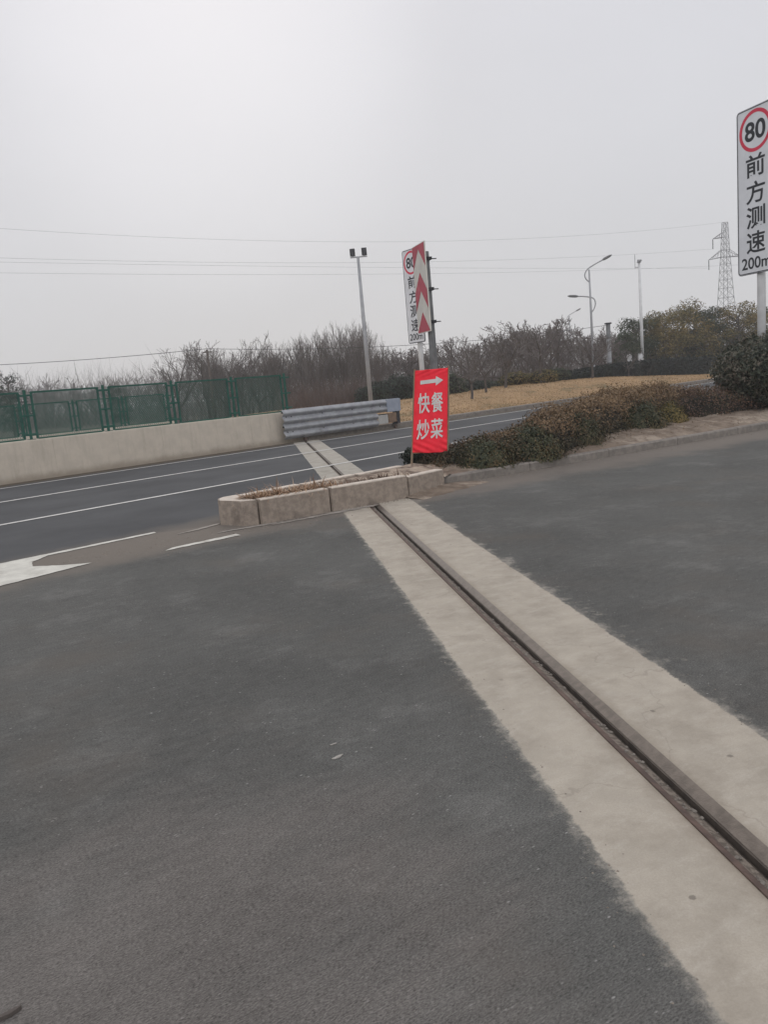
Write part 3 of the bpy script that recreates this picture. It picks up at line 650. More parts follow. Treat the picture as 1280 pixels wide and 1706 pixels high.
def fence(label, t_last, n, count, z0, sp=1.94, H=PH):
    T = thing('mesh_fence', (*fr(t_last, n), z0), label, 'fence', R(45))
    pb = MB()
    pb.box((0, 0, H/2+.01), (.055, .055, H+.02)); pb.box((0, -.01, .006), (.16, .12, .012)); pb.box((0, 0, H+.025), (.06, .06, .012))
    for z in (.12, .56, H-.10): pb.box((0, -.03, z), (.34, .012, .045))
    for z in (.12, .56, H-.10): pb.tube([(0, -.042, z), (0, -.028, z)], .012, 6)
    post = pb.build('post', M['green'], T, bevel=.004)
    fb = MB(); W = sp-.30
    for x in (0, W): fb.box((x, 0, H/2), (.048, .036, H-.02))
    for z in (.012, H-.03): fb.box((W/2, 0, z), (W-.048, .03, .042))
    frame = fb.build('panel_frame', M['green'], T); frame.location = (-sp+.15, 0, 0)
    pan = mesh_panel_mesh(W, H-.06).build('mesh_panel', M['green'], frame); pan.location = (0, 0, .03)
    for i in range(1, count):
        q = post.copy(); C.objects.link(q); q.location.x = -sp*i
        q = frame.copy(); C.objects.link(q); q.location.x = -sp*i-sp+.15
        k = pan.copy(); C.objects.link(k); k.parent = q
    return T
fence('green steel mesh fence standing on the weathered concrete wall', 14.96, 18.75, 11, .95)
wall('plain concrete wall beyond the front wall carrying the rear green fence', -20, 16.5, 28.0, .28, .80, 2.9, 2.0)
fence('second green mesh fence seen through the front fence', 16.35, 28.12, 10, .80)

b = MB(); t = 15.5
while t < 92:
    L = 1.6; b2_ = MB()
    P = [(0, -.1), (0, .13), (.03, .158), (.16, .16), (.16, -.1)]; k = len(P)
    v = [(*fr(t+.006, 18.55+y), z) for y, z in P]+[(*fr(t+L-.006, 18.55+y), z) for y, z in P]
    b.add(v, [(i, k+i, k+(i+1) % k, (i+1) % k) for i in range(k)]+[tuple(range(k)), tuple(range(k, 2*k))[::-1]]); t += L
b.build('kerb', M['kerb'])['kind'] = 'structure'

def lawn_z(t, n):
    zc = float(np.interp(t, [10, 18, 26, 34, 40, 43.5, 51, 60, 66, 92], [.1, .22, .55, .78, .84, .76, .44, .02, -.05, -.08]))
    u = min(1, max(0, (n-18.7)/4.6)); u = u*u*(3-2*u)
    return .152+(zc-.152)*u-.012*max(0, n-25)*0
b = MB(); v = []; KT, KN = 110, 26
for i in range(KT+1):
    t = 15.6+76*i/KT
    for j in range(KN+1):
        n = 18.7+18*(j/KN)**1.5; x, y = fr(t, n)
        z = lawn_z(t, n)+(.03*mn.noise(Vector((x*.8, y*.8, 0)))+.012*mn.noise(Vector((x*3, y*3, 2))))*min(1, j/3)
        if j == KN or i == 0: z = -.16 if j == KN else z-.02
        v.append((x, y, z))
b.add(v, [(i*(KN+1)+j, (i+1)*(KN+1)+j, (i+1)*(KN+1)+j+1, i*(KN+1)+j+1) for i in range(KT) for j in range(KN)])
M['lawn'] = mat('dry_winter_turf', (.34, .220, .112), (.265, .172, .088), 1.2, 1, bmp=.8, detail=7, col3=(.13, .105, .05), scale3=.45, lo3=.52, hi3=.68)
o = b.build('lawn', M['lawn'], smooth=True); o['kind'] = 'structure'
# grass blades over the lawn
rg = np.random.default_rng(9); P = []
for _ in range(26000):
    t = rg.uniform(16, 66); n = 18.75+rg.uniform(0, 1)**1.3*9; P.append((*fr(t, n), lawn_z(t, n)+.02))
P = np.array(P); Nn = np.tile([0, -.6, .5], (len(P), 1))
tag(leafcards('dry_grass', P, Nn, .085, leafmat('dry_grass_blades', [(.175, .13, .062), (.31, .205, .105), (.40, .28, .15)], .9, clump=.4), seed=3, jitter=.5, aspect=.25), kind='stuff')

# the sliding guardrail gate
T = thing('guardrail_gate', (*fr(14.44, 18.40), .045), 'grey corrugated steel guardrail gate on a wheeled post beside the concrete wall', 'guardrail', R(45))
def wbeam(L, z0, h, x0=0):
    prof = [(0, 0), (-.012, .03), (-.075, .16), (-.085, .24), (-.075, .32), (-.012, .46), (-.004, .5), (-.012, .54), (-.075, .68), (-.085, .76), (-.075, .84), (-.012, .97), (0, 1)]
    b = MB(); k = len(prof); v = []; ns = 12
    for i in range(ns+1):
        x = x0+L*i/ns; w_ = .006*math.sin(i*1.9)
        v += [(x, y+w_, z0+h*z) for y, z in prof]
    for i in range(ns+1):
        x = x0+L*i/ns; w_ = .006*math.sin(i*1.9)
        v += [(x, y+w_+.006, z0+h*z) for y, z in prof]
    o_ = (ns+1)*k
    for i in range(ns):
        for j in range(k-1):
            q = (i*k+j, (i+1)*k+j, (i+1)*k+j+1, i*k+j+1); b.f.append(q); b.m.append(0); b.f.append(tuple(o_+s for s in q[::-1])); b.m.append(0)
    for i in range(ns):
        for j in (0, k-1): b.f.append((i*k+j, o_+i*k+j, o_+(i+1)*k+j, (i+1)*k+j)); b.m.append(0)
    for i in (0, ns):
        for j in range(k-1): b.f.append((i*k+j, i*k+j+1, o_+i*k+j+1, o_+i*k+j)); b.m.append(0)
    b.v = v; return b
wbeam(4.62, .54, .43).build('upper_beam', M['galv'], T, smooth=False)
wbeam(4.02, .085, .452).build('lower_beam', M['galv'], T)
# overlapping second lengths (lap joints) and bolts
b = MB(); b.box((4.78, -.06, .745), (.62, .06, .44)); b.box((5.10, -.02, .745), (.06, .16, .42)); b.build('end_plate', M['galvcap'], T, bevel=.012)
b = MB(); b.box((4.26, -.045, .30), (.46, .05, .30)); b.build('patch_plate', mat('pale_patch_plate', (.40, .39, .36), (.33, .32, .30), 6, .7, bmp=.1), T, bevel=.01)
b = MB(); b.box((4.72, -.02, .33), (.40, .10, .32)); b.build('brown_block', mat('brown_timber_block', (.20, .135, .09), (.15, .10, .07), 9, .9, bmp=.3), T, bevel=.01)
b = MB(); b.box((5.02, .02, .36), (.16, .16, .5)); b.build('end_post', M['dark'], T, bevel=.01)
for x in (.86, 4.95):
    b = MB(); b.box((x, .05, .52), (.12, .08, .86)); b.box((x, .05, .12), (.2, .1, .05)); q = b.build('post', M['dark'], T, bevel=.006)
    k = MB(); k.tube([(x, .02, .016), (x, .08, .016)], .06, 16); k.build('wheel', M['rust'], q)
b = MB()
for z in (.94, .51):
    b.box((2.5, .05, z-.05), (4.9, .06, .05))
b.build('rear_rail', M['dark'], T)
b = MB()
for x in (.15, .35, 1.6, 2.9, 4.2):
    for z in (.755, .30):
        if x < 4 or z > .5: b = MB(); b.tube([(x, -.022, z), (x, .0, z)], .018, 8); b.build('bolt', M['dark'], T)

# ------------------------------------------------------------------ writing
def glyphs(s, off=.0):
    cu = bpy.data.curves.new('t', 'FONT'); cu.body = s; cu.size = 1; cu.offset = off; cu.resolution_u = 6
    ob = bpy.data.objects.new('t', cu); C.objects.link(ob); dg = bpy.context.evaluated_depsgraph_get(); dg.update()
    me = bpy.data.meshes.new_from_object(ob.evaluated_get(dg)); bpy.data.objects.remove(ob); bpy.data.curves.remove(cu)
    v = [Vector(q.co) for q in me.vertices]; f = [tuple(p.vertices) for p in me.polygons]; bpy.data.meshes.remove(me)
    return v, f
def write(s, cx, cz, wd, ht, y, m, parent, name, off=.0, warp=None, cuts=0):
    """letters s fitted into a box wd x ht centred on (cx, cz) in the parent's local X-Z plane, facing local -Y"""
    v, f = glyphs(s, off)
    if warp:                                                # heavy print: five thin layers, each shifted a little
        lay = []; fl = []
        for k, (ex, ez) in enumerate(((0, 0), (.016, .008), (-.016, -.008), (.012, -.012), (-.012, .012))):
            n_ = len(lay); lay += [Vector((q.x+ex, q.y+ez, -.0003*k)) for q in v]; fl += [tuple(i+n_ for i in q) for q in f]
        v, f = lay, fl
    x0 = min(q.x for q in v); x1 = max(q.x for q in v); y0 = min(q.y for q in v); y1 = max(q.y for q in v)
    sx, sy = wd/(x1-x0), ht/(y1-y0); b = MB()
    P = [(cx+(q.x-(x0+x1)/2)*sx, y+q.z, cz+(q.y-(y0+y1)/2)*sy) for q in v]
    if warp:                                                # cut the letter into small faces so that it follows the cloth
        bm = bmesh.new(); vv = [bm.verts.new(p) for p in P]
        for q in f:
            try: bm.faces.new([vv[i] for i in q])
            except ValueError: pass
        for k in range(1, 16):
            for co_, no_ in (((cx-wd/2+wd*k/16, 0, 0), (1, 0, 0)), ((0, 0, cz-ht/2+ht*k/16), (0, 0, 1))):
                bmesh.ops.bisect_plane(bm, geom=bm.verts[:]+bm.edges[:]+bm.faces[:], plane_co=co_, plane_no=no_)
        bmesh.ops.triangulate(bm, faces=bm.faces[:]); bm.verts.index_update()
        P = [warp(*q.co) for q in bm.verts]; f = [tuple(q.index for q in t.verts) for t in bm.faces]; bm.free()
    b.add(P, f); return b.build(name, m, parent)
def rrect(w_, h_, r, n=5):
    P = []
    for cx, cz, a0 in ((w_/2-r, h_/2-r, 0), (-w_/2+r, h_/2-r, 90), (-w_/2+r, -h_/2+r, 180), (w_/2-r, -h_/2+r, 270)):
        for k in range(n+1):
            a = R(a0+90*k/n); P.append((cx+r*math.cos(a), cz+r*math.sin(a)))
    return P
def plate(P, y0, y1, b=None):
    """flat plate in X-Z between y0 (front) and y1"""
    b = b or MB(); n = len(P); v = [(x, y0, z) for x, z in P]+[(x, y1, z) for x, z in P]
    return b.add(v, [tuple(range(n)), tuple(range(n, 2*n))[::-1]]+[((i+1) % n, i, n+i, n+(i+1) % n) for i in range(n)])
def band(Po, Pi, y):
    b = MB(); n = len(Po); b.add([(x, y, z) for x, z in Po]+[(x, y, z) for x, z in Pi], [(i, (i+1) % n, n+(i+1) % n, n+i) for i in range(n)]); return b
def speed_sign(label, loc, th, z0, H, W, pr):
    T = thing('speed_sign', (*loc, 0), label, 'road sign', R(th), 'speed check signs')
    b = MB(); b.tube([(0, .15, -.1), (0, .15, z0+H-.25)], pr, 16); b.build('pole', M['polew'], T, smooth=True)
    P = rrect(W, H, .07); zc = z0+H/2; sh = lambda Q: [(x, z+zc) for x, z in Q]
    f = plate(sh(P), 0, .025).build('panel', M['signw'], T)
    for z in (z0+.4, z0+H/2, z0+H-.5):
        b = MB(); b.box((0, .045, z), (W*.8, .035, .06)); b.box((0, .10, z), (pr*2.6, .1, .05)); b.build('bracket', M['signback'], T)
    b = MB(); plate(sh(rrect(W+.02, H+.02, .08)), .004, .03, b); b.build('rim', M['signb'], T)
    band(sh(rrect(W-.015, H-.015, .065)), sh(rrect(W-.052, H-.052, .05)), -.003).build('border', M['signb'], f)
    zt = z0+H; k = H/3.5; cir = lambda r: [(r*math.cos(R(i*7.5)), zt-.49*k+r*math.sin(R(i*7.5))) for i in range(48)]
    band(cir(.435*k), cir(.36*k), -.003).build('ring', M['signr'], f)
    write('80', 0, zt-.49*k, .56*k, .40*k, -.003, M['signb'], f, 'digits', .022)
    for s, d in zip('前方测速', (1.21, 1.77, 2.30, 2.83)): write(s, 0, zt-d*k, .52*k, .47*k, -.003, M['signb'], f, 'character', .016)
    write('200m', 0, zt-3.27*k, .80*k, .255*k, -.003, M['signb'], f, 'distance', .016)
    return T
speed_sign('tall white 80 speed check sign on a white pole rising from the round bush', (8.69, 17.55), -70, 3.22, 3.46, 1.0, .088)
speed_sign('white 80 speed check sign partly hidden behind the red chevron panel', (1.86, 30.6), -55, 3.0, 3.5, 1.0, .10)

# chevron panel on its own dull grey pole
T = thing('chevron_sign', (.905, 12.70, 0), 'red and white upward chevron panel clamped to a dull grey pole', 'road sign', R(-74))
b = MB(); b.tube([(.02, .115, -.1), (.02, .115, 1.8), (.02, .115, 3.52)], [.066, .060, .052], 18); b.build('pole', M['polec'], T, smooth=True)
CW, CH, CZ = .58, 1.37, 2.27
f = plate([(-CW/2, CZ), (CW/2, CZ), (CW/2, CZ+CH), (-CW/2, CZ+CH)], 0, .018).build('panel', M['chevw'], T)
ins = .012; top = CZ+CH-ins
def vz(v): return max(CZ+ins, min(top, CZ+CH*(1-v)))
hw = CW/2-ins; ap = [-.22, .055, .315, .525, .765]; arm = .215
def chev(a0, a1):
    pts = [(-hw, vz(a1+arm)), (0, vz(a1)), (hw, vz(a1+arm)), (hw, vz(a0+arm)), (0, vz(a0)), (-hw, vz(a0+arm))]
    b = MB(); b.add([(x, -.003, z) for x, z in pts], [(0, 1, 4, 5), (1, 2, 3, 4)]); return b
b = MB(); b.add([(-hw, -.003, vz(.055+arm)), (0, -.003, vz(.055)), (hw, -.003, vz(.055+arm)), (hw, -.003, top), (-hw, -.003, top)], [(0, 1, 4), (1, 2, 3), (1, 3, 4)]); b.build('red_top', M['chevr'], f)
chev(.315, .525).build('red_chevron', M['chevr'], f)
b = MB(); b.add([(-hw, -.003, CZ+ins), (hw, -.003, CZ+ins), (hw, -.003, vz(.765+arm)), (0, -.003, vz(.765)), (-hw, -.003, vz(.765+arm))], [(0, 1, 2, 3, 4)]); b.build('red_triangle', M['chevr'], f)
for z in (CZ+.16, CZ+.67, CZ+1.14):
    b = MB(); b.box((.02, .04, z), (.30, .03, .045)); b.box((-.045, .11, z), (.012, .13, .045)); b.box((.085, .11, z), (.012, .13, .045)); b.box((.02, .182, z), (.15, .012, .045)); b.tube([(.02, .18, z), (.02, .29, z)], .008, 6)
    b.build('clamp', M['dark'], T)

# the red board: cloth banner on a wooden frame, leaning
T = thing('banner_board', (.82, 11.86, .20), 'red cloth banner board with white arrow on a leaning wooden frame', 'sign', R(-4))
BW, BH = .52, 1.27
LEAN = .11; BACK = .16                                   # sideways lean to the right, and back
def bw(x, y, z):                                         # banner space to local
    wq = BW*(1.03-.06*(z-.2)/BH)/BW
    return (x*wq+LEAN*(z+.0)/1.0*.9-.055, y+BACK*z/1.0*.6, z)
def wrinkle(x, z):
    h = .010*mn.noise(Vector((x*4, z*3, 1)))+.0035*mn.noise(Vector((x*11+z*9, z*7-x*5, 4)))
    low = max(0, 1-(z-.2)/.28); h += low*.018*math.sin((x*1.1+z*2.1)*30)*(.5+mn.noise(Vector((x*5, z*5, 8))))
    tp_ = max(0, (z-.2-BH+.14)/.14); h += tp_*.008*math.sin((z*1.6-x*.5)*60)
    return h
def cloth(x, y, z):
    return bw(x, y+wrinkle(x, z), z)
b = MB(); KX, KZ = 36, 80; v = []
for j in range(KZ+1):
    for i in range(KX+1):
        x = -BW/2+BW*i/KX; u = j/KZ; z = .2+BH*u
        if u < .12: z += -.012*math.sin(math.pi*i/KX)*(1-u/.12)+.03*(1-i/KX)*(1-u/.12)
        v.append(cloth(x, 0, z))
b.add(v, [(j*(KX+1)+i, j*(KX+1)+i+1, (j+1)*(KX+1)+i+1, (j+1)*(KX+1)+i) for j in range(KZ) for i in range(KX)])
cl = b.build('banner', M['banner'], T, smooth=True)
md = cl.modifiers.new('thick', 'SOLIDIFY'); md.thickness = .003; md.offset = -1
def on(x, y, z): return cloth(x, y-.005, z)
def fx(q): return -BW/2+BW*q
def fz(q): return .2+BH*(1-q)
def subdiv(obj, cuts=2):
    bm = bmesh.new(); bm.from_mesh(obj.data); bmesh.ops.triangulate(bm, faces=bm.faces[:])
    bm.to_mesh(obj.data); bm.free()
for s, q0, q1, r0_, r1_ in (('快', .115, .475, .275, .515), ('餐', .515, .865, .275, .515), ('炒', .105, .475, .59, .83), ('菜', .515, .875, .59, .83)):
    write(s, (fx(q0)+fx(q1))/2, (fz(r0_)+fz(r1_))/2, fx(q1)-fx(q0), fz(r0_)-fz(r1_), 0, M['bannerw'], cl, 'character', .0, on)
ar = [(.17, .125), (.64, .118), (.64, .085), (.86, .14), (.64, .198), (.64, .163), (.17, .17)]
b = MB(); pts = [on(fx(a), 0, fz(c)) for a, c in ar]; b.add(pts, [(0, 1, 5, 6), (1, 2, 3), (1, 3, 5), (5, 3, 4)]); b.build('arrow', M['bannerw'], cl)
for x, nm in ((-BW/2-.008, 'leg'), (BW/2+.008, 'leg')):
    p0 = bw(x, .026, -.03); p1 = bw(x, .026, .2+BH+.025)
    b = MB(); b.tube([p0, ((p0[0]+p1[0])/2+.004, (p0[1]+p1[1])/2, (p0[2]+p1[2])/2), p1], [.019, .018, .017], 6); b.build(nm, M['wood'], T)
for z in (.215, .82, .2+BH-.01):
    b = MB(); b.tube([bw(-BW/2, .03, z), bw(BW/2, .03, z)], .012, 6); b.build('crossbar', M['wood'], T)
b = MB(); b.tube([bw(.1, .04, 1.2), (.0, .62, -.04)], .016, 6); b.build('rear_prop', M['wood'], T)

# ------------------------------------------------------------------ poles and lamps
T = thing('floodlight_pole', (-.15, 34, 0), 'thin grey pole with twin dark floodlights behind the guardrail gate', 'floodlight pole', R(-3))
b = MB(); b.tube([(0, 0, -.1), (0, 0, 3.5), (0, 0, 6.92)], [.105, .088, .058], 14); b.box((0, 0, .02), (.35, .35, .04)); b.build('pole', M['poleg'], T, smooth=True)
b = MB(); b.box((.03, 0, 6.93), (.72, .06, .05)); b.build('crossbar', M['poleg'], T)
for x in (-.22, .28):
    b = MB(); v = []
    c, s = math.cos(R(-12)), math.sin(R(-12))
    for (px, py, pz) in [(i, j, k) for k in (-.155, .155) for j in (-.045, .045) for i in (-.11, .11)]: v.append((x+px-.02*pz, py*c-pz*s, 7.13+py*s+pz*c))
    b.add(v, [(0, 2, 3, 1), (4, 5, 7, 6), (0, 1, 5, 4), (2, 6, 7, 3), (0, 4, 6, 2), (1, 3, 7, 5)])
    q = b.build('floodlight', M['dark'], T, bevel=.01); k = MB(); k.box((x, 0, 6.975), (.05, .05, .05)); k.build('bracket', M['dark'], q)

lampmats = M['poleg']
def street_lamp(loc, label, rz=0):
    T = thing('street_lamp', loc, label, 'street lamp', rz, 'double armed street lamps'); zb = loc[2]
    b = MB(); b.tube([(0, 0, -.9), (0, 0, 3.5), (-.02, 0, 7.5-zb)], [.085, .075, .05], 12); b.box((0, 0, .35), (.24, .24, .7)); b.build('pole', M['poleg'], T, smooth=True)
    def arm(P, nm, head):
        P = [(x, 0, z-zb) for x, z in P]
        # smooth the control points
        Q = []
        for i in range(len(P)-1):
            p0, p1, p2, p3 = [Vector(P[max(0, min(len(P)-1, i+k))]) for k in (-1, 0, 1, 2)]
            for s in range(5):
                t = s/5; Q.append(.5*((2*p1)+(p2-p0)*t+(2*p0-5*p1+4*p2-p3)*t*t+(3*p1-p0-3*p2+p3)*t**3))
        Q.append(Vector(P[-1])); k = MB(); k.tube(Q, .038, 8); a = k.build(nm, M['poleg'], T, smooth=True)
        d = (Q[-1]-Q[-3]).normalized(); p = Q[-1]; k = MB()
        k.tube([p-d*.1, p+d*.05, p+d*.4, p+d*.55], [.05, .085, .075, .02], 8); k.build('lamp_head', M['polec'], a)
    arm([(.0, 6.72), (-.22, 6.92), (-.30, 7.2), (-.12, 7.52), (.30, 7.76), (.95, 8.05)], 'upper_arm', 1)
    arm([(.0, 4.85), (.18, 5.05), (.30, 5.4), (.18, 5.72), (-.25, 5.86), (-.9, 5.94)], 'lower_arm', -1)
    return T
street_lamp((14.22, 50, .85), 'double armed grey street lamp beyond the lawn, the nearer and larger one')
street_lamp((23.6, 92, 0), 'double armed street lamp far off among the bare treetops', R(8))

T = thing('camera_pole', (20.25, 58.2, 1.35), 'slim white pole with a small camera and whip antenna beside the evergreens', 'camera pole', R(4))
b = MB(); b.tube([(0, 0, -.6), (0, 0, 3), (-.04, 0, 7.33)], [.12, .11, .085], 12); b.build('pole', M['polew'], T, smooth=True)
b = MB(); b.tube([(-.04, 0, 7.31), (-.04, 0, 7.52)], [.15, .11], 10); b.tube([(-.04, -.05, 7.45), (-.04, -.33, 7.4)], .08, 10); b.build('camera', M['poleg'], T)
b = MB(); b.tube([(-.05, 0, 6.98), (-.35, 0, 7.0)], .025, 6); b.tube([(-.34, 0, 6.88), (-.34, 0, 7.9)], .02, 6); b.build('antenna', M['poleg'], T)
T = thing('utility_pole', (15.6, 51.1, .75), 'short thick concrete post with a pale band beyond the lawn', 'post', 0)
b = MB(); b.tube([(0, 0, -.6), (0, 0, 1.6), (0, 0, 3.36)], [.15, .145, .14], 14); b.build('shaft', M['polec'], T, smooth=True)
b = MB(); b.tube([(0, 0, .9), (0, 0, 2.4)], [.152, .148], 14, cap=False); b.build('pale_band', M['poleg'], T, smooth=True)
b = MB(); b.box((0, 0, 3.40), (.36, .36, .09)); b.build('cap', M['dark'], T)
for x, y, z1, lab in ((17.9, 54.1, 2.10, 'white rounded marker block left of the camera pole'), (18.95, 54.9, 2.12, 'white rounded marker block right of the other, at the foot of the camera pole')):
    T = thing('marker_block', (x, y, .5), lab, 'marker')
    b = MB(); P = [(-.15, -.5), (.15, -.5), (.15, z1-.62), (.10, z1-.53), (0, z1-.5), (-.10, z1-.53), (-.15, z1-.62)]; plate(P, -.09, .09, b); b.build('body', M['polew'], T, bevel=.01)
    b = MB(); b.box((0, 0, -.3), (.42, .3, .4)); b.build('base', M['kerb'], T, bevel=.01)

# ------------------------------------------------------------------ pylon and cables
T = thing('lattice_pylon', (82.6, 181, -.15), 'steel lattice power pylon far beyond the evergreen trees', 'pylon', R(6))
def hw_(z): return float(np.interp(z, [0, 12.5, 24, 31], [2.7, 1.35, .72, .45]))
b = MB(); lv = [0, 3.6, 6.8, 9.6, 12.2, 14.5, 16.6, 18.5, 20.3, 22.0, 23.5, 25, 26.4, 27.8, 29.3, 31]
cn = [(-1, -1), (1, -1), (1, 1), (-1, 1)]
for i in range(len(lv)-1):
    za, zb = lv[i], lv[i+1]; a, c = hw_(za), hw_(zb)
    for k in range(4):
        p, q = cn[k], cn[(k+1) % 4]
        b.tube([(p[0]*a, p[1]*a, za), (p[0]*c, p[1]*c, zb)], .062, 4); b.tube([(p[0]*a, p[1]*a, za), (q[0]*c, q[1]*c, zb)], .032, 4); b.tube([(q[0]*a, q[1]*a, za), (p[0]*c, p[1]*c, zb)], .032, 4); b.tube([(p[0]*c, p[1]*c, zb), (q[0]*c, q[1]*c, zb)], .032, 4)
b.build('tower', M['hv'], T)
def xarm(tip, zr0, zr1, side):
    k = MB(); a, c = hw_(zr0), hw_(zr1)
    for y in (-1, 1):
        k.tube([(side*a, y*a, zr0), tip], .06, 4); k.tube([(side*c, y*c, zr1), tip], .05, 4)
        for u in (.25, .5, .75):
            p = Vector((side*a, y*a, zr0)).lerp(Vector(tip), u); q = Vector((side*c, y*c, zr1)).lerp(Vector(tip), u-.12); k.tube([p, q], .035, 4)
    o = k.build('cross_arm', M['hv'], T)
    k = MB(); k.tube([tip, (tip[0], tip[1], tip[2]-2.2)], .07, 6)
    for z in np.arange(.3, 2.2, .3): k.tube([(tip[0], tip[1], tip[2]-z-.06), (tip[0], tip[1], tip[2]-z+.06)], .14, 8)
    k.build('insulator', M['hv'], o)
xarm((-2.95, 0, 27.6), 27.8, 28.9, -1); xarm((-4.0, 0, 23.1), 23.5, 25.2, -1); xarm((3.6, 0, 23.4), 23.5, 25.0, 1)
def cable(label, P, r, m, group=None):
    b = MB(); b.tube(P, r, 5); return tag(b.build('power_cable', m), label, 'cable', group)
# heights at parameter u (0 = pylon, 1 = over the left edge)
for z0, z6, z1, lab, y0 in ((30.9, 27.1, 29.3, 'topmost power cable strung from the pylon across the sky', 0), (25.3, 23.6, 25.06, 'second power cable below the topmost one across the sky', .5), (21.2, 22.9, 24.46, 'third power cable just under the second across the sky', -.5), (21.3, 21.4, 22.9, 'faint lowest power cable strung from the pylon', 3)):
    # parabola through (0,z0) (.63,z6) (1,z1)
    A = np.polyfit([0, .63, 1], [z0, z6, z1], 2); P = []
    x0 = {30.9: 82.4, 25.3: 79.7, 21.2: 78.6, 21.3: 86.0}[z0]
    for i in range(61):
        u = 1.45*i/60; P.append((x0-(x0+53.4)*u, 180.8+y0*0-60.5*u, float(np.polyval(A, u))))
    cable(lab, P, .016, M['hv'], 'power cables from the pylon')
T = thing('cable_pole', (-9.28, 45, -.15), 'thin wooden cable pole standing among the bare trees', 'pole')
b = MB(); b.tube([(0, 0, 0), (0, 0, 4.5)], [.10, .07], 10); b.build('pole', M['bark'], T, smooth=True)
b = MB(); b.box((0, 0, 4.36), (.5, .06, .06)); b.build('crossarm', M['bark'], T)
P = []
K_ = [(-34, 44, 4.95), (-21.16, 45, 4.36), (-11.87, 45, 4.22), (-9.28, 45, 4.30)]
cable('dark low cable running left from the thin cable pole', [tuple(Vector((-36, 45, 5.6)).lerp(Vector((-9.28, 45, 4.40)), u)-Vector((0, 0, .75*4*u*(1-u)*.55))) for u in np.linspace(0, 1, 24)], .016, M['dark'])
cable('dark low cable running right through the bare trees behind the floodlight pole', [tuple(Vector((-9.28, 45, 4.40)).lerp(Vector((15.6, 51.1, 4.05)), u)-Vector((0, 0, .5*4*u*(1-u)))) for u in np.linspace(0, 1, 30)], .014, M['dark'])

# ------------------------------------------------------------------ bare trees
def grow(seed, H, stems_or_core, spread, up, levels, kids, r0, twr, trunk_h=.0, wig=.18, lenk=.62):
    """returns (trunk MB, crown MB): tapering limbs dividing down to twigs"""
    rg = random.Random(seed); tr = MB(); cr = MB()
    def tri(b, P, rr, n):
        b.tube(P, rr, n, cap=False)
    def branch(p, d, L, r, lv):
        k = 4 if lv < 2 else 3; P = [p.copy()]; q = p.copy(); dd = d.copy()
        for i in range(k):
            dd = (dd+Vector((rg.gauss(0, wig), rg.gauss(0, wig), rg.gauss(0, wig*.6)+up*.12))).normalized(); q = q+dd*(L/k); P.append(q.copy())
        re = max(twr, r*.42); rr = [r+(re-r)*i/k for i in range(k+1)]
        tri(tr if lv < 2 else cr, P, rr, 6 if lv == 0 else (4 if lv < 2 else 3))
        if lv >= levels: return
        n = kids[min(lv, len(kids)-1)]
        for j in range(n):
            u = .28+.72*(j+rg.random())/n; i = min(k-1, int(u*k)); f = u*k-i; s = P[i].lerp(P[i+1], f); ax = (P[i+1]-P[i]).normalized()
            a = rg.uniform(0, 6.283); o = ax.orthogonal().normalized(); o = (Matrix.Rotation(a, 3, ax) @ o)
            t = R(rg.uniform(22, 52))*spread; nd = (ax*math.cos(t)+o*math.sin(t)+Vector((0, 0, up*.25))).normalized()
            branch(s, nd, L*rg.uniform(.75, 1.15)*lenk*(1.15-.45*u), max(twr, r*(1-.55*u)*.6), lv+1)
    for s in range(stems_or_core):
        a = 6.283*s/stems_or_core+rg.uniform(-.5, .5); tilt = (0 if stems_or_core == 1 else rg.uniform(.08, .38)*spread)
        d = Vector((math.cos(a)*tilt, math.sin(a)*tilt, 1)).normalized(); base = Vector((math.cos(a)*.12*(stems_or_core > 1), math.sin(a)*.12*(stems_or_core > 1), -.15))
        if trunk_h:
            top = Vector((rg.uniform(-.08, .08), rg.uniform(-.08, .08), trunk_h)); tri(tr, [base, base.lerp(top, .5)+Vector((.03, 0, 0)), top], [r0*1.25, r0*1.05, r0], 8)
            for j in range(4):
                an = 1.57*j+rg.uniform(-.5, .5); t = R(rg.uniform(22, 50))*spread
                branch(top, Vector((math.cos(an)*math.sin(t), math.sin(an)*math.sin(t), math.cos(t))), (H-trunk_h)*rg.uniform(.55, .8), r0*.7, 1)
        else:
            branch(base, d, H*rg.uniform(.62, .95), r0*rg.uniform(.7, 1), 0)
    return tr, cr
def tree_proto(name, seed, label, cat, group, barkm, twm, **k):
    T = thing(name, (0, 0, 0), label, cat, 0, group); a, b = grow(seed, **k)
    if a.f: a.build('trunk', barkm, T)
    if b.f: b.build('crown', twm, T)
    return T
THK = dict(stems_or_core=5, spread=.66, up=.9, levels=3, kids=(7, 5, 3), r0=.038, twr=.0075, wig=.08, lenk=.58)
protoA = [dict(seed=s, H=6.0, **THK) for s in (1, 2, 3, 4)]
RND = dict(stems_or_core=1, spread=1.0, up=.35, levels=4, kids=(6, 5, 4, 3), r0=.10, twr=.010, trunk_h=1.3, wig=.16, lenk=.60)
protoB = [dict(seed=s, H=5.6, **RND) for s in (11, 12, 13)]
PLM = dict(stems_or_core=1, spread=1.15, up=.45, levels=4, kids=(5, 5, 4, 4), r0=.065, twr=.010, trunk_h=.85, wig=.26, lenk=.58)
protoF = [dict(seed=s, H=6.0, **{**RND, 'twr': .024, 'kids': (6, 5, 4, 2)}) for s in (31, 32, 33)]
protoC = [dict(seed=s, H=3.3, **PLM) for s in (21, 22, 23, 24)]
made = {}
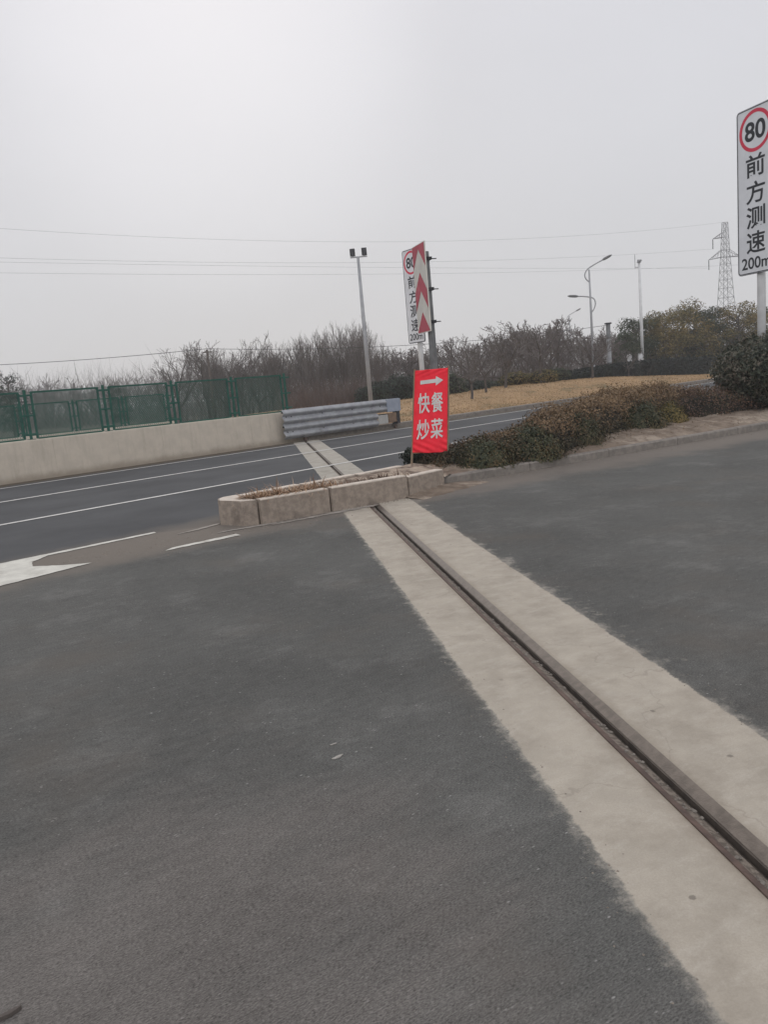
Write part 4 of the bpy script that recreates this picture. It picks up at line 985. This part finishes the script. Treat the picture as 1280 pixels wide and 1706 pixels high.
def plant(kind, i, x, y, z, h, rz, label, group, tw=None, name='bare_tree'):
    key = (kind, i, tw); H0 = 0
    if key not in made:
        pr = {'A': protoA, 'B': protoB, 'C': protoC, 'F': protoF}[kind][i]
        T = tree_proto(name, label=label, cat='tree', group=group, barkm=M['bark'], twm=M[tw or 'twig'], **pr); made[key] = T
        zs = [v.co.z for c in T.children for v in c.data.vertices]; T['hh'] = max(zs)
    else: T = copy_tree(made[key])
    s = h/made[key]['hh']; T.location = (x, y, z); T.rotation_euler = (0, 0, rz); T.scale = (s, s, s)
    T['label'] = label; T['group'] = group; return T
tr = random.Random(5)
# thicket behind the guardrail and the fence end
for i in range(36):
    x = -11.2+12.2*(i+tr.uniform(-.4, .4))/36; row = i % 3; y = (47.5, 51.5, 57)[row]+tr.uniform(-1.2, 1.2); x *= y/52
    tz = float(np.interp(x*52/y, [-12.5, -10.5, -8.6, -7.2, -5.6, -3.5, -2, -.4, .5, 1.2], [4.6, 5.2, 4.5, 4.9, 5.7, 5.6, 6.1, 5.8, 4.8, 3.7]))
    h = 1.5+(tz-1.5)*y/52*tr.uniform(.84, 1.03)+.15
    red = x > -4.5 and tr.random() < .35
    kind_ = 'B' if (i % 3 == 1 and x < -4) else 'A'
    plant(kind_, i % 3, x, y, -.15, h, tr.uniform(0, 6.28), ('bare grey round crowned tree standing in the tall thicket behind the fence end' if kind_ == 'B' else 'bare grey multi stemmed tree in the tall thicket behind the fence end and guardrail gate') if not red else 'bare reddish multi stemmed tree in the thicket behind the guardrail gate', 'bare trees of the tall thicket', 'redtwig' if red else None)
for x, y, h, i in ((-13.0, 52, 5.6, 0), (-10.6, 50, 5.6, 1), (-14.8, 55, 4.4, 2), (-9.9, 53, 5.9, 2)):
    plant('B', i, x, y, -.15, h, x, 'bare round crowned tree with fine twigs behind the green fence near the cable pole', 'round crowned trees behind the fence')
# wood behind the right half
for i in range(36):
    px = tr.uniform(.02, .335); y = (49, 55, 62, 70)[i % 4]+tr.uniform(-2, 2); x = px*y
    tz = float(np.interp(px, [0, .06, .13, .18, .24, .27, .32, .36], [3.6, 4.0, 4.4, 4.3, 4.9, 4.3, 3.5, 3.2]))
    h = 1.5+(tz-1.5)*y/52*tr.uniform(.85, 1.04)
    k = 'C' if i % 3 else 'A'
    plant(k, i % 4, x, y, 0, h, tr.uniform(0, 6.28), ('bare crooked reddish tree' if k == 'C' else 'bare upright reddish tree')+' in the wood behind the brown lawn', 'bare trees of the wood behind the lawn', 'redtwig')
# far trees to the left and behind everything
for i in range(46):
    px = -.56+.62*(i+tr.uniform(-.5, .5))/46; y = tr.uniform(88, 120); x = px*y
    up_ = float(np.interp(px, [-.56, -.40, -.34, -.26, -.2, 0, .1], [66, 64, 58, 56, 62, 60, 55]))
    h = 1.5+up_/1297*y*tr.uniform(.8, 1.08)
    k = 'F'; plant(k, i % 3, x, y, -.15, h, tr.uniform(0, 6.28), 'distant pale bare tree in the low hazy wood beyond the fences', 'far bare trees in the haze')
for i in range(22):
    px = .05+.5*(i+tr.uniform(-.5, .5))/22; y = tr.uniform(85, 115); h = 1.5+58/1297*y*tr.uniform(.8, 1.05)
    plant('F', i % 3, px*y, y, -.15, h, tr.uniform(0, 6.28), 'far bare tree showing between the nearer trees behind the lawn', 'far bare trees behind the lawn')
# single young trees on the lawn
def lz(x, y): return lawn_z((x+y)*S2, (y-x)*S2)
for x, y, h, i, lab in ((4.45, 35.4, 3.0, 0, 'small bare dark tree on the lawn edge just right of the red board'), (6.95, 40.9, 3.35, 1, 'small bare tree with a straight dark trunk on the lawn, second from the red board'),
                        (9.45, 43.5, 3.7, 2, 'bare tree rising from a low olive shrub at the lawn edge'), (12.9, 45.6, 2.6, 3, 'slender bare young tree on the lawn in front of the street lamp'), (16.1, 48.9, 1.9, 0, 'short trunked bare tree on the lawn crest in front of the dark hedge'),
                        (5.55, 38.4, 2.3, 3, 'slim pale stemmed sapling on the lawn between the two small dark trees')):
    T = plant('C', i, x, y, lz(x, y)-.02, h, i*1.7, lab, 'young trees on the lawn', name='young_tree')
    T.name = 'young_tree'; T['category'] = 'tree'

# brushwood closing the foot of the woods (uncountable)
def brush(name, n, fx_, seed, m, hh, wid=.02):
    rg = random.Random(seed); b = MB()
    for _ in range(n):
        x, y, z0, h = fx_(rg); h *= rg.uniform(.35, 1.1)*hh; d = Vector((rg.gauss(0, .38), rg.gauss(0, .38), 1)).normalized(); q = Vector((x, y, z0)); s = Vector((rg.uniform(-1, 1), rg.uniform(-1, 1), 0)).normalized()*wid*rg.uniform(.5, 1.2)
        e_ = q+d*h; mdl = q+d*h*.5+Vector((rg.gauss(0, .05), rg.gauss(0, .05), 0))*h
        b.add([q-s, q+s, mdl+s*.7, mdl-s*.7, e_], [(0, 1, 2, 3), (3, 2, 4)])
        for k in range(3):
            p = q.lerp(e_, rg.uniform(.3, .9)); dd = (d+Vector((rg.gauss(0, .7), rg.gauss(0, .7), .2))).normalized(); b.add([p-s*.5, p+s*.5, p+dd*h*rg.uniform(.2, .45)], [(0, 1, 2)])
    return tag(b.build(name, m), kind='stuff')
def f1(rg):
    u = rg.random(); y = rg.uniform(44.5, 58); px = -.30+.325*u; return px*y, y, -.15, 1.0
brush('undergrowth', 1500, f1, 1, M['twig'], 1.8)
def f2(rg):
    y = rg.uniform(41.5, 47); px = rg.uniform(-.115, .005); return px*y, y, -.15, 1.0
brush('undergrowth', 2200, f2, 2, M['brush'], 2.3, .012)
def f3(rg):
    px = rg.uniform(.0, .36); y = rg.uniform(50, 66); return px*y, y, 0, 1.0
brush('undergrowth', 2600, f3, 3, M['redtwig'], 2.1)
def f4(rg):
    px = rg.uniform(-.62, .6); y = rg.uniform(86, 125); return px*y, y, -.15, 1.35 if px < -.2 else 1.0
brush('undergrowth', 9000, f4, 4, M['twig'], 5.2, .035)

# ------------------------------------------------------------------ evergreens
def evergreen(name, seed, h, rad, n, m, label, size=.15):
    T = thing(name, (0, 0, 0), label, 'tree'); rg = random.Random(seed); ng = np.random.default_rng(seed)
    b = MB(); b.tube([(0, 0, -.2), (.05, 0, h*.4), (.1, .05, h*.8)], [.13, .10, .04], 8); cl = []
    for k in range(34):
        z = h*(.16+.80*rg.random()**.9); e_ = math.sin(math.pi*min(1, max(.05, (z/h-.02)))**.85); rr = rad*(.30+.70*e_)*rg.uniform(.45, 1); a = rg.uniform(0, 6.283)
        c = Vector((math.cos(a)*rr, math.sin(a)*rr, z)); cl.append((c, rad*rg.uniform(.26, .46))); b.tube([(0.03, 0, max(.2, z-.7)), (c.x*.5, c.y*.5, z-.25), tuple(c)], [.045, .03, .012], 5, cap=False)
    b.build('trunk', M['bark'], T)
    P = []; Nn = []; per = n//len(cl)
    for c, r in cl:
        d = ng.normal(0, 1, (per, 3)); d /= np.linalg.norm(d, axis=1)[:, None]; q = d*(r*ng.uniform(.35, 1.1, per)**.6)[:, None]*np.array([1, 1, .72]); P.append(q+np.array(c)); Nn.append(d+np.array([0, 0, .3]))
    leafcards('crown', np.concatenate(P), np.concatenate(Nn), size, m, T, seed, .7, .5); return T
EV = [('olive', 61, 5.4, 2.2, M['leaf_olive']), ('deep green', 62, 5.2, 2.0, M['leaf_mid']), ('olive', 63, 5.8, 2.3, M['leaf_olive'])]
evs = []
for k, (x, y, h, i, s, lab) in enumerate(((20.4, 60, 4.9, 1, 1, 'low dark green evergreen behind the camera pole at the left end of the evergreens'), (22.7, 60.5, 5.3, 0, 1, 'olive yellow evergreen just right of the camera pole, the tallest crown'), (24.9, 62, 5.9, 2, 1, 'olive evergreen with a ragged brown top in front of the pylon'),
        (27.0, 63, 5.4, 1, 1, 'deep green evergreen at the foot of the pylon'), (29.4, 62.5, 5.5, 0, 1, 'yellowish olive evergreen between the pylon and the tall white sign pole'), (31.6, 64, 5.0, 2, 1, 'olive evergreen behind the tall white sign pole'), (18.7, 56.8, 3.9, 1, .8, 'small dark evergreen behind the white marker blocks'), (34.5, 66, 5.4, 1, 1, 'dark evergreen to the right behind the speed sign pole'),
        (23.8, 66, 5.2, 1, 1.1, 'dark evergreen filling the row behind the olive crowns'), (28.2, 68, 5.3, 1, 1.1, 'dark evergreen filling the row behind the pylon foot'))):
    nm, sd, h0, rad, m = EV[i]
    if len(evs) <= i or evs[i] is None:
        while len(evs) <= i: evs.append(None)
        T = evergreen('evergreen_tree', sd, h0, rad, 7000, m, lab); evs[i] = T
    else: T = copy_tree(evs[i])
    f = h/h0; T.location = (x, y, -.1); T.scale = (f*s*1.05, f*s*1.05, f); T.rotation_euler = (0, 0, k*1.3); T['label'] = lab; T['group'] = 'evergreens beyond the dark hedge'
T = evergreen('conifer', 71, 5.2, 1.5, 3500, M['leaf_dark'], 'dark evergreen at the far left above the fence'); T.location = (-27.9, 60, -.1); T.scale = (.9, .9, 1.05)
T = copy_tree(T); T['label'] = 'small dark evergreen seen through the third fence panel'; T.location = (-21.6, 66, -.1); T.scale = (.62, .62, .72)

for x, y, r, h, lab, m, sd in ((.15, 40.5, 1.0, 1.35, 'dark green bush behind the right end of the guardrail gate', 'leaf_dark', 41), (1.35, 41.5, 1.1, 1.6, 'dark green bush left of the red board beyond the far road', 'leaf_dark', 42), (2.6, 43, 1.2, 1.5, 'dark green bush hidden partly by the red board', 'leaf_dark', 43),
        (3.75, 41.5, 1.1, 1.6, 'dark green bush right of the red board behind the small bare tree', 'leaf_mid', 44), (5.3, 43.5, 1.1, 1.15, 'deep green bush between the two small lawn trees', 'leaf_dark', 45), (6.9, 46.5, 1.3, 1.0, 'low deep green bush behind the second lawn tree', 'leaf_mid', 46)):
    ball_bush('bush', (x, y, -.05), (r*1.15, r, h*.62), 3200, .12, m, lab, 'bush', sd, .22)
for x, y, lab, sd in ((8.3, 45.2, 'low olive brown shrub at the lawn top left of the olive shrub with a tree', 51), (9.55, 43.9, 'low olive shrub around the foot of a bare lawn tree', 52), (10.6, 45.2, 'low dull green shrub where the dark clipped hedge begins', 53)):
    ball_bush('shrub', (x, y, lz(x, y)-.1), (.95, .7, .42), 1800, .09, 'leaf_olive' if sd != 53 else 'leaf_mid', lab, 'shrub', sd, .2)
# long dark clipped hedge at the back of the lawn
T = thing('clipped_hedge', (0, 0, 0), 'long dark clipped hedge along the back of the brown lawn under the evergreens', 'hedge')
rg = np.random.default_rng(77); P = []; Nn = []
def ch(t): return float(np.interp(t, [39.5, 41, 43.5, 51, 61, 80], [.12, .40, .66, 1.16, 1.45, 1.7]))
for _ in range(21000):
    t = rg.uniform(39.5, 80); u = rg.uniform(); z0 = lawn_z(t, 23.8)-.05; hh = ch(t)*(1+.10*mn.noise(Vector((t*.9, 0, 0)))+.08*mn.noise(Vector((t*2.7, 3, 0)))); nb = 23.6+.35*mn.noise(Vector((t*.5, 7, 0)))
    if u < .45: n = nb+rg.uniform(-.08, .1); z = z0+hh*rg.uniform(0, 1); q = (S2, -S2, .15)
    else: n = nb+rg.uniform(0, 1.9); z = z0+hh+rg.uniform(-.12, .07); q = (0, 0, 1)
    P.append((*fr(t, n), z)); Nn.append(q)
leafcards('foliage', np.array(P), np.array(Nn, float), .15, M['leaf_clip'], T, 5, .6, .55)
b = MB(); v = []
for i in range(60):
    t = 39.7+40*i/59; z0 = lawn_z(t, 23.8)-.2; h = ch(t)*.9+.15; nb = 23.6+.35*mn.noise(Vector((t*.5, 7, 0)))
    v += [(*fr(t, nb+.12), z0), (*fr(t, nb+.15), z0+h), (*fr(t, nb+1.8), z0+h), (*fr(t, nb+1.8), z0)]
b.add(v, [(i*4+j, (i+1)*4+j, (i+1)*4+j+1, i*4+j+1) for i in range(59) for j in range(3)]); b.build('stems_or_core', M['core'], T)  # dark inner box added to keep light out of the hedge

# ------------------------------------------------------------------ scraps on the near road
def scrap(name, x, y, L, W_, rz, m, label, cat, seed, h=.004):
    rg = random.Random(seed); b = MB(); K = 9; P = []
    for k in range(K): a = 6.283*k/K; r = rg.uniform(.45, 1.15); P.append((math.cos(a)*L/2*r, math.sin(a)*W_/2*r))
    b.prism(P, .001, h); o = b.build(name, m); o.location = (x, y, 0); o.rotation_euler = (0, 0, rz); return tag(o, label, cat)
scrap('paper_scrap', -.28, 2.98, .075, .022, R(30), M['scrap'], 'pale torn scrap lying on the asphalt left of the concrete strip', 'scrap', 1)
scrap('paper_scrap', -.305, 3.10, .03, .012, R(25), M['scrap'], 'tiny pale fleck just beyond the larger torn scrap', 'scrap', 2)
T = scrap('twig', -1.075, 1.735, .13, .016, R(38), M['bark'], 'short dark stick on the asphalt at the lower left corner', 'stick', 3, .012)

# loose grit in the gutter, at the gore and along the concrete (uncountable)
rg = random.Random(12); b = MB()
def pebble(x, y, z, r):
    q = [(math.cos(a)*r*rg.uniform(.6, 1.2), math.sin(a)*r*rg.uniform(.6, 1.2)) for a in (0, 1.57, 3.14, 4.71)]
    b.add([(x+i, y+j, z) for i, j in q]+[(x+rg.uniform(-.2, .2)*r, y, z+r*rg.uniform(.5, .9))], [(0, 1, 4), (1, 2, 4), (2, 3, 4), (3, 0, 4)])
for _ in range(900): a = rg.uniform(-.3, 9); pebble(*kp(a, -abs(rg.gauss(0, .16))), .0, rg.uniform(.004, .013))
for _ in range(420): t = rg.uniform(-1, 2.3); d = rg.gauss(-.12, .22); pebble(-1.5+dirk.x*-t-nrk.x*d*-1, 8.95+dirk.y*-t+nrk.y*d, .0, rg.uniform(.004, .012))
for _ in range(260): t = rg.uniform(-.2, 2.2); pebble(*bp(t, -abs(rg.gauss(0, .07))), .0, rg.uniform(.004, .012))
for _ in range(320): p = rg.choice((.86, 1.86))+rg.gauss(0, .05); pebble(*tp(p, rg.uniform(1.2, 9.5)), .0, rg.uniform(.002, .0055))
tag(b.build('loose_grit', mat('loose_grit', (.25, .215, .175), (.13, .11, .09), 40, .95, bmp=0)), kind='stuff')

# ------------------------------------------------------------------ winter haze
b = MB(); b.box((0, 110, 16.0), (460, 340, 34.4)); hz = b.build('haze', bpy.data.materials.new('haze')); hz['kind'] = 'stuff'
m = hz.data.materials[0]; m.use_nodes = True; m.node_tree.nodes.clear()
pv = N(m.node_tree, 'ShaderNodeVolumePrincipled'); pv.inputs['Color'].default_value = (.99, .99, 1, 1); pv.inputs['Density'].default_value = .0011; pv.inputs['Anisotropy'].default_value = .2
oo = N(m.node_tree, 'ShaderNodeOutputMaterial'); m.node_tree.links.new(pv.outputs[0], oo.inputs['Volume'])
